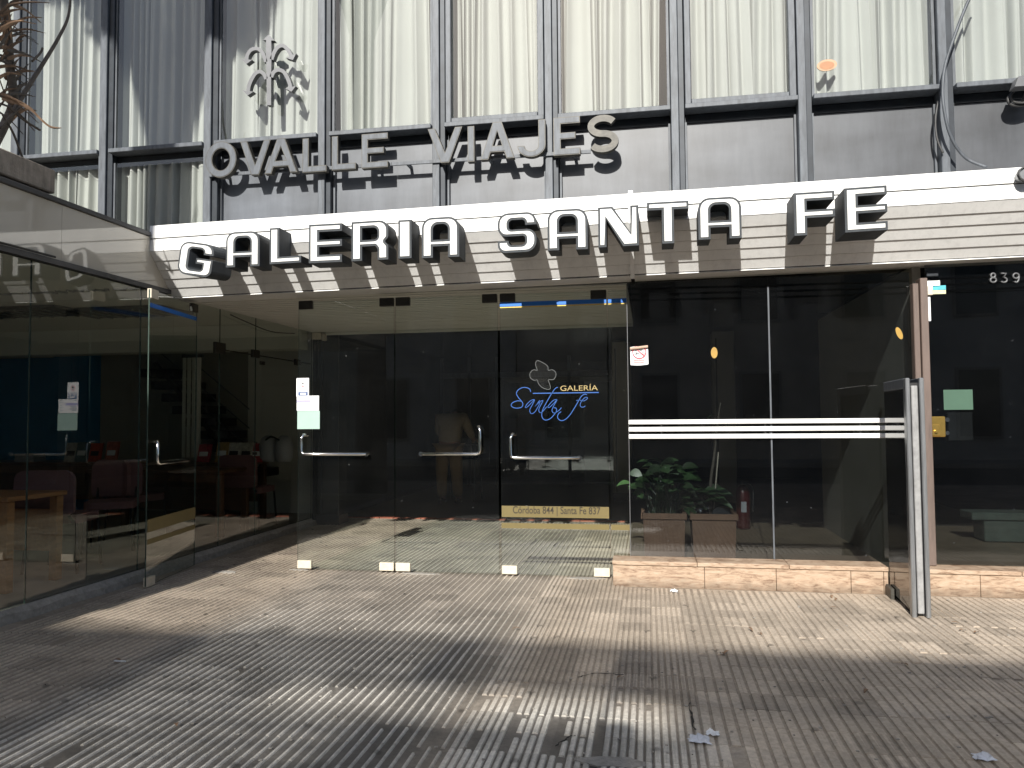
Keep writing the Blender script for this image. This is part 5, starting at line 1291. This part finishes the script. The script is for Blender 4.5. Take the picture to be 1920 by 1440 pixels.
e = empty('air_conditioner', ((c0.x + c1.x) / 2, 9.8, c1.z), 'yellowed wall air conditioner on the blue wall in the shop', 'air conditioner')
MB().bbox(c0.x, c1.x, 9.7, 9.97, c1.z, c0.z + .1, .03).build('case', M['ac_white'], e)
for k in range(3): MB().box(c0.x + .08, c1.x - .12, 9.692, 9.699, c1.z + .05 + k * .05, c1.z + .075 + k * .05).build('vent_slot', M['black'], e)
def desk(x0, x1, y0, y1, zt_, m, label, leg=.07):
    e = empty('desk', ((x0 + x1) / 2, (y0 + y1) / 2, .02), label, 'desk')
    MB().bbox(x0, x1, y0, y1, zt_ - .035, zt_, .005).build('desk_top', M[m], e)
    for xx in (x0 + .02, x1 - leg - .02):
        for yy in (y0 + .02, y1 - leg - .02): MB().bbox(xx, xx + leg, yy, yy + leg, .02, zt_ - .037, .004).build('leg', M[m], e)
    MB().bbox(x0 + leg + .022, x1 - leg - .022, y0 + .03, y0 + .05, zt_ - .14, zt_ - .038, .003).build('apron', M[m], e)
    MB().bbox(x0 + leg + .03, x1 - leg - .03, y1 - .06, y1 - .04, .25, zt_ - .15, .003).build('modesty_panel', M[m], e)
    return e
desk(-5.9, -4.72, 5.0, 5.6, .74, 'wood', 'orange wooden desk close to the shop glass at the left edge')
desk(-6.3, -4.62, 7.75, 8.4, .76, 'wood_dark', 'dark wooden desk in the middle of the shop')
desk(-10.2, -4.9, 8.75, 9.35, .78, 'wood_dark', 'long dark counter along the back of the shop')
def chair(x, y, rz, label):
    e = empty('office_chair', (x, y, .02), label, 'chair', 'pink office chairs')
    e.rotation_euler.z = rz; o0 = Vector((x, y, .02))
    def put(b, n, m, sm=True):
        b.v = [v + o0 for v in b.v]; return b.build(n, M[m], e, smooth=sm)
    b = MB(); b.prism([rp([(-.23, -.22, .09), (.23, -.22, .09), (.23, .22, .07), (-.23, .22, .07)])], lambda u, v, d: (u, v, .42 + d), 0, .07); put(b, 'seat', 'pink', False)
    b = MB(); b.prism([rp([(-.24, .50, .05), (.24, .50, .05), (.24, .88, .09), (-.24, .88, .09)])], lambda u, v, d: (u, .23 + .06 * math.cos(u * 4) + .03 + d, v), 0, .045); put(b, 'backrest', 'pink', False)
    b = MB(); b.tube([(-.18, .2, .43), (-.18, .29, .5), (-.18, .31, .62)], .014, 6); b.tube([(.18, .2, .43), (.18, .29, .5), (.18, .31, .62)], .014, 6); put(b, 'back_support', 'black')
    for k in (0, 1):
        for j in (0, 1):
            b = MB(); sx, sy = (k * 2 - 1) * .2, (j * 2 - 1) * .19; b.tube([(sx, sy, .42), (sx * 1.12, sy * 1.15, .0)], .012, 6); put(b, 'leg', 'black')
chair(-5.05, 5.95, math.pi + .25, 'pink office chair behind the orange desk by the glass')
chair(-5.35, 6.95, .5, 'pink office chair turned sideways in the middle of the shop')
chair(-5.55, 7.6, math.pi - .2, 'pink office chair behind the open glass door')
chair(-7.5, 7.7, math.pi, 'pink office chair in front of the blue wall')
chair(-4.75, 8.62, math.pi, 'pink office chair by the pale back wall')
# books on the counter
BK = [((.42, .40, .36), 'white book'), ((.10, .16, .18), 'dark teal book'), ((.42, .06, .03), 'red orange book'), ((.40, .12, .09), 'faded red book'), ((.35, .04, .06), 'red and blue book'), ((.38, .25, .10), 'orange cover book'), ((.5, .48, .44), 'white cover book'), ((.45, .44, .38), 'black and white book'), ((.35, .03, .04), 'bright red book')]
for (colr, nm), px in zip(BK, (135, 155, 180, 211, 384, 418, 440, 463, 482)):
    c = at(px, 872, 8.95); wd = .17
    e = empty('book', (c.x, 8.95, .78), '%s standing on the shop counter' % nm, 'book', 'books on the shop counter')
    m = mat('book_cover', colr, .5, var=.4, scale=25)
    b = MB(); hgt = rnd(.2, .27)
    b.add([(c.x - wd / 2, 8.9, .782), (c.x + wd / 2, 8.9, .782), (c.x + wd / 2, 8.96, .782 + hgt), (c.x - wd / 2, 8.96, .782 + hgt), (c.x - wd / 2, 8.93, .782), (c.x + wd / 2, 8.93, .782), (c.x + wd / 2, 8.99, .782 + hgt), (c.x - wd / 2, 8.99, .782 + hgt)], [(0, 1, 2, 3), (7, 6, 5, 4), (0, 4, 5, 1), (1, 5, 6, 2), (2, 6, 7, 3), (3, 7, 4, 0)]); b.build('cover', m, e)
    b = MB(); b.add([(c.x - wd * .35, 8.918, .80 + hgt * .25), (c.x + wd * .35, 8.918, .80 + hgt * .25), (c.x + wd * .35, 8.934, .80 + hgt * .5), (c.x - wd * .35, 8.934, .80 + hgt * .5)], [(0, 1, 2, 3)]); b.v = [v - Vector((0, .006, 0)) for v in b.v]; b.build('title_block', M['paper'] if colr[0] < .41 else M['print_black'], e)
c = at(57, 872, 8.95); b = MB()
for k in range(3): b.box(c.x - .15, c.x + .15 - k * .01, 8.85, 9.05, .782 + k * .035, .814 + k * .035)
b.build('paper_stack', M['print_grey'], loc=(c.x, 8.95, .782), label='stack of papers on the counter before the blue wall', cat='papers')
# bags / backpack on the counter end
c = at(517, 850, 9.0)
e = empty('backpack', (c.x, 9.0, .78), 'grey backpack with two rounded compartments on the counter end', 'backpack')
for dx in (-.1, .11):
    b = MB(); b.lathe((c.x + dx, 9.0, .782), [(.08, 0), (.11, .05), (.115, .2), (.09, .29), (.04, .33)], 14); b.build('compartment', M['print_grey'], e, smooth=True)
b = MB(); b.tube(smooth_path([(c.x - .1, 8.92, 1.05), (c.x, 8.88, 1.1), (c.x + .1, 8.92, 1.05)], 5), .012, 6); b.build('strap', M['black'], e)
# stairs and blinds
e = empty('staircase', (-5.9, 9.5, 0), 'dark open staircase rising at the back of the shop', 'stairs')
for k in range(9):
    MB().bbox(-5.55 - k * .16, -5.05 - k * .16, 9.40, 9.92, .55 + k * .17, .66 + k * .17, .005).build('tread', M['black'], e)
b = MB(); b.tube([(-5.1, 9.39, .4), (-6.6, 9.39, 2.1)], .03, 6); b.build('stringer', M['black'], e)
b = MB()
for k in range(3): b.tube([(-5.2, 9.38, .95 + k * .25), (-6.6, 9.38, 2.4 + k * .25 - .35)], .008, 6)
b.build('railing', M['alu'], e)
e = empty('vertical_blind', (-6.15, 9.3, .8), 'pale vertical blind hanging at the back of the shop', 'blind')
for k in range(4):
    x = at(346 + k * 9, 700, 9.3).x; MB().box(x - .022, x + .022, 9.29, 9.30 + .006 * k, .82, 2.15).build('slat', M['shop_wall'], e)
MB().box(at(342, 700, 9.3).x, at(380, 700, 9.3).x, 9.28, 9.33, 2.152, 2.19).build('head_rail', M['alu'], e)
# sagging cable along the shop ceiling
b = MB(); b.tube(smooth_path([tuple(atX(432, 590, XS + .05)), tuple(atX(470, 607, XS + .05)), tuple(atX(510, 622, XS + .05)), tuple(atX(552, 625, XS + .05))], 6), .006, 6)
b.build('sagging_cable', M['cable'], loc=tuple(atX(490, 610, XS + .05)), label='thin black cable sagging under the slatted ceiling by the shop glass', cat='cable')

# ================================================================== roof planter with dead plant
tp = atX(105, 320, -4.2)
e = empty('roof_planter', (-4.4, 3.6, 2.95), 'weathered concrete planter block on the shop roof at the left edge', 'planter')
MB().bbox(-4.62, -4.2, 1.6, 4.81, 2.952, 3.125, .008).build('trough', M['concrete'], e)
R = random.Random(33)
dp = empty('dead_plant', (-4.35, 4.2, 3.12), 'dried spiky plant with brown leaves and a long curved stem at the upper left corner', 'plant')
def pl3(pts, Xs): return [tuple(atX(x, y, X)) for (x, y), X in zip(pts, Xs)]
b = MB(); b.tube(smooth_path(pl3([(22, 215), (45, 175), (80, 120), (110, 70), (128, 30), (133, -20)], [-4.3] * 6), 5), .011, 7, radii=[.018 - .0004 * i for i in range(26)]); b.build('stem', M['stem_dry'], dp, smooth=True)
b = MB(); b.tube(smooth_path(pl3([(-20, 290), (8, 235), (25, 190), (18, 120), (12, 40), (0, -40)], [-4.4] * 6), 5), .03, 8); b.build('main_stem', M['stem_dry'], dp, smooth=True)
for pts in ([(5, 215), (25, 250), (40, 290), (50, 312)], [(15, 200), (45, 225), (75, 244)], [(0, 240), (18, 220), (45, 195)], [(60, 115), (75, 100), (80, 90)]):
    b = MB(); b.tube(smooth_path(pl3(pts, [-4.25] * len(pts)), 4), .008, 6); b.build('twig', M['stem_dry'], dp, smooth=True)
def blade(pts, wid, m='leaf_dry', X=-4.25):
    P = smooth_path([tuple(atX(x, y, X + .03 * i)) for i, (x, y) in enumerate(pts)], 5)
    b = MB(); n = len(P); V = []; Fc = []
    for i, p in enumerate(P):
        d = (P[min(i + 1, n - 1)] - P[max(i - 1, 0)]).normalized(); a = d.cross(Vector((1, .15, .2))).normalized()
        s = i / (n - 1); wd = wid * (min(1, s * 5 + .35) * (1 - s) ** .6)
        V += [p - a * wd / 2, p + Vector((.006, 0, 0)), p + a * wd / 2]
    for i in range(n - 1):
        for k in (0, 1): Fc.append((3 * i + k, 3 * i + k + 1, 3 * i + k + 4, 3 * i + k + 3))
    b.add(V, Fc); b.build('leaf', M[m], dp, smooth=True)
blade([(2, 185), (30, 190), (58, 205), (75, 222), (95, 238), (116, 240)], .05)
blade([(-5, 60), (10, 50), (25, 42), (45, 38)], .035)
blade([(-5, 30), (15, 12), (35, 6), (60, 4), (95, 5)], .025)
blade([(0, 175), (20, 182), (45, 196)], .03)
blade([(30, 78), (38, 70), (50, 65)], .03)
for k in range(64):
    x0, y0 = R.uniform(-15, 22), R.uniform(-10, 235); an = R.uniform(-2.0, .7); L_ = R.uniform(30, 75)
    blade([(x0, y0), (x0 + L_ * .5 * math.cos(an), y0 + L_ * .5 * math.sin(an) - 4), (x0 + L_ * math.cos(an), y0 + L_ * math.sin(an) + R.uniform(-2, 9))], R.uniform(.016, .036), 'leaf_dry' if k % 3 else 'stem_dry', X=-4.3 - R.uniform(0, .2))

# ================================================================== cable, floodlight and other small things on the right
Yc = YU - .16
b = MB(); P = [at(x, y, Yc) for x, y in ((1838, -40), (1815, 5), (1790, 70), (1772, 125), (1766, 170), (1768, 205), (1778, 245), (1795, 275), (1818, 298), (1848, 318))]
P = [(p.x, p.y + .02 * math.sin(i), p.z) for i, p in enumerate(P)]; P[-1] = (P[-1][0], Yc - .02, P[-1][2] + .01)
b.tube(smooth_path(P, 6), .011, 8); b.build('hanging_cable', M['alu'], loc=P[4], smooth=True, label='pale cable looping down the mullion to the canopy top', cat='cable')
b = MB(); P = [at(x, y, YU - .075) for x, y in ((1759, 190), (1754, 225), (1757, 260), (1768, 287))]
b.tube(smooth_path([tuple(p) for p in P], 6), .008, 6); b.build('short_cable', M['cable'], loc=tuple(P[0]), smooth=True, label='short black cable loop beside the mullion under the window sill', cat='cable')
Yf = YU - .2
q = at(1912, 165, Yf)
e = empty('floodlight', (q.x, Yf, q.z), 'grey floodlight on an arm at the right edge below the upper windows', 'lamp')
b = MB(); pts = [at(1903, 162, Yf), at(1910, 143, Yf), at(1960, 135, Yf), at(1960, 158, Yf)]
b.prism([[(p.x, p.z) for p in pts]], lambda u, v, d: (u, Yf + d, v), 0, .09); b.build('housing', M['steel'], e)
p0 = at(1925, 160, Yf)
b = MB(); b.tube([(p0.x + .05, Yf + .092, p0.z), (p0.x + .06, YU + .02, p0.z - .06)], .018, 8); b.build('arm', M['dark_metal'], e)
b = MB(); P = [at(x, y, Yf + .13) for x, y in ((1900, 172), (1890, 185), (1896, 196), (1915, 198), (1940, 190))]
b.tube(smooth_path([tuple(p) for p in P], 6), .012, 6); b.tube(smooth_path([tuple(p + Vector((.01, -.02, .012))) for p in P], 6), .009, 6); b.build('cable', M['cable'], e, smooth=True)
q = at(1918, 330, KY - .03)
e = empty('cable_reel', (q.x, KY - .03, q.z), 'small chrome cable clamp on the canopy top at the right edge', 'clamp')
b = MB(); b.tube([(q.x, KY - .012, q.z), (q.x, KY - .07, q.z)], .045, 16); b.build('drum', M['chrome_dull'], e)
b = MB(); b.tube([(q.x + .05 * math.cos(a / 10 * 6.283), KY - .055 - .002 * a, q.z + .05 * math.sin(a / 10 * 6.283)) for a in range(22)], .006, 6); b.build('wire', M['cable'], e)

# ================================================================== litter
def crumple(px, py, sx, sy, m, name, label, cat, seed, h=.03):
    R = random.Random(seed); c = atZ(px, py, .0); n = 7; V = []; Fc = []
    for i in range(n):
        for j in range(n):
            u, v = i / (n - 1) - .5, j / (n - 1) - .5
            V.append((c.x + u * sx + R.uniform(-.1, .1) * sx, c.y + v * sy + R.uniform(-.1, .1) * sy, .004 + R.uniform(0, h) * (1 - 2 * max(abs(u), abs(v)) * .7)))
    for i in range(n - 1):
        for j in range(n - 1): Fc.append((i * n + j, (i + 1) * n + j, (i + 1) * n + j + 1, i * n + j + 1))
    b = MB(); b.add(V, Fc); b.build(name, m, loc=tuple(c), label=label, cat=cat)
crumple(1312, 1390, .085, .07, M['putty'], 'plastic_scrap', 'crumpled pale bluish plastic scrap on the cracked pavement', 'litter', 1)
crumple(1336, 1378, .05, .05, M['paper'], 'paper_scrap', 'white paper scrap just behind the bluish plastic scrap', 'litter', 2)
crumple(1845, 1424, .07, .05, M['putty'], 'plastic_scrap', 'grey plastic scrap at the lower right corner of the pavement', 'litter', 3)
crumple(1264, 1110, .055, .045, M['paper'], 'paper_scrap', 'white paper scrap by the foot of the travertine plinth', 'litter', 4)
R = random.Random(77)
lb = MB(); bits = MB()
spots = [(1421, 1188), (1411, 1183), (1560, 1121), (1350, 1225), (1357, 1226), (1800, 1170), (1812, 1183), (1835, 1186), (1620, 1300), (1170, 1270), (228, 1240), (330, 1357), (960, 1180), (1555, 1140), (1566, 1126), (1690, 1245)]
for (px, py) in spots:
    c = atZ(px, py, .003); an = R.uniform(0, 6.28)
    leafblade(lb, (c.x, c.y, .004), (c.x + .05 * math.cos(an), c.y + .05 * math.sin(an), .01), .022, R, .15, 4)
for k in range(150):
    c = atZ(R.uniform(300, 1900), R.uniform(1085, 1430), .002); s = R.uniform(.003, .008)
    if c.y > 6 and c.x > -.4: continue
    bits.box(c.x - s, c.x + s, c.y - s * .7, c.y + s * .7, .0005, .004)
lb.build('fallen_leaves', M['leaf_dry'], kind='stuff')
bits.build('pavement_grit', M['mortar'], kind='stuff')
p = atZ(225, 1240, .004)
MB().bbox(p.x - .035, p.x + .035, p.y - .005, p.y + .005, .001, .009, .002).build('cigarette_end', M['paper'], loc=tuple(p), label='white cigarette end on the shaded pavement at left', cat='litter')
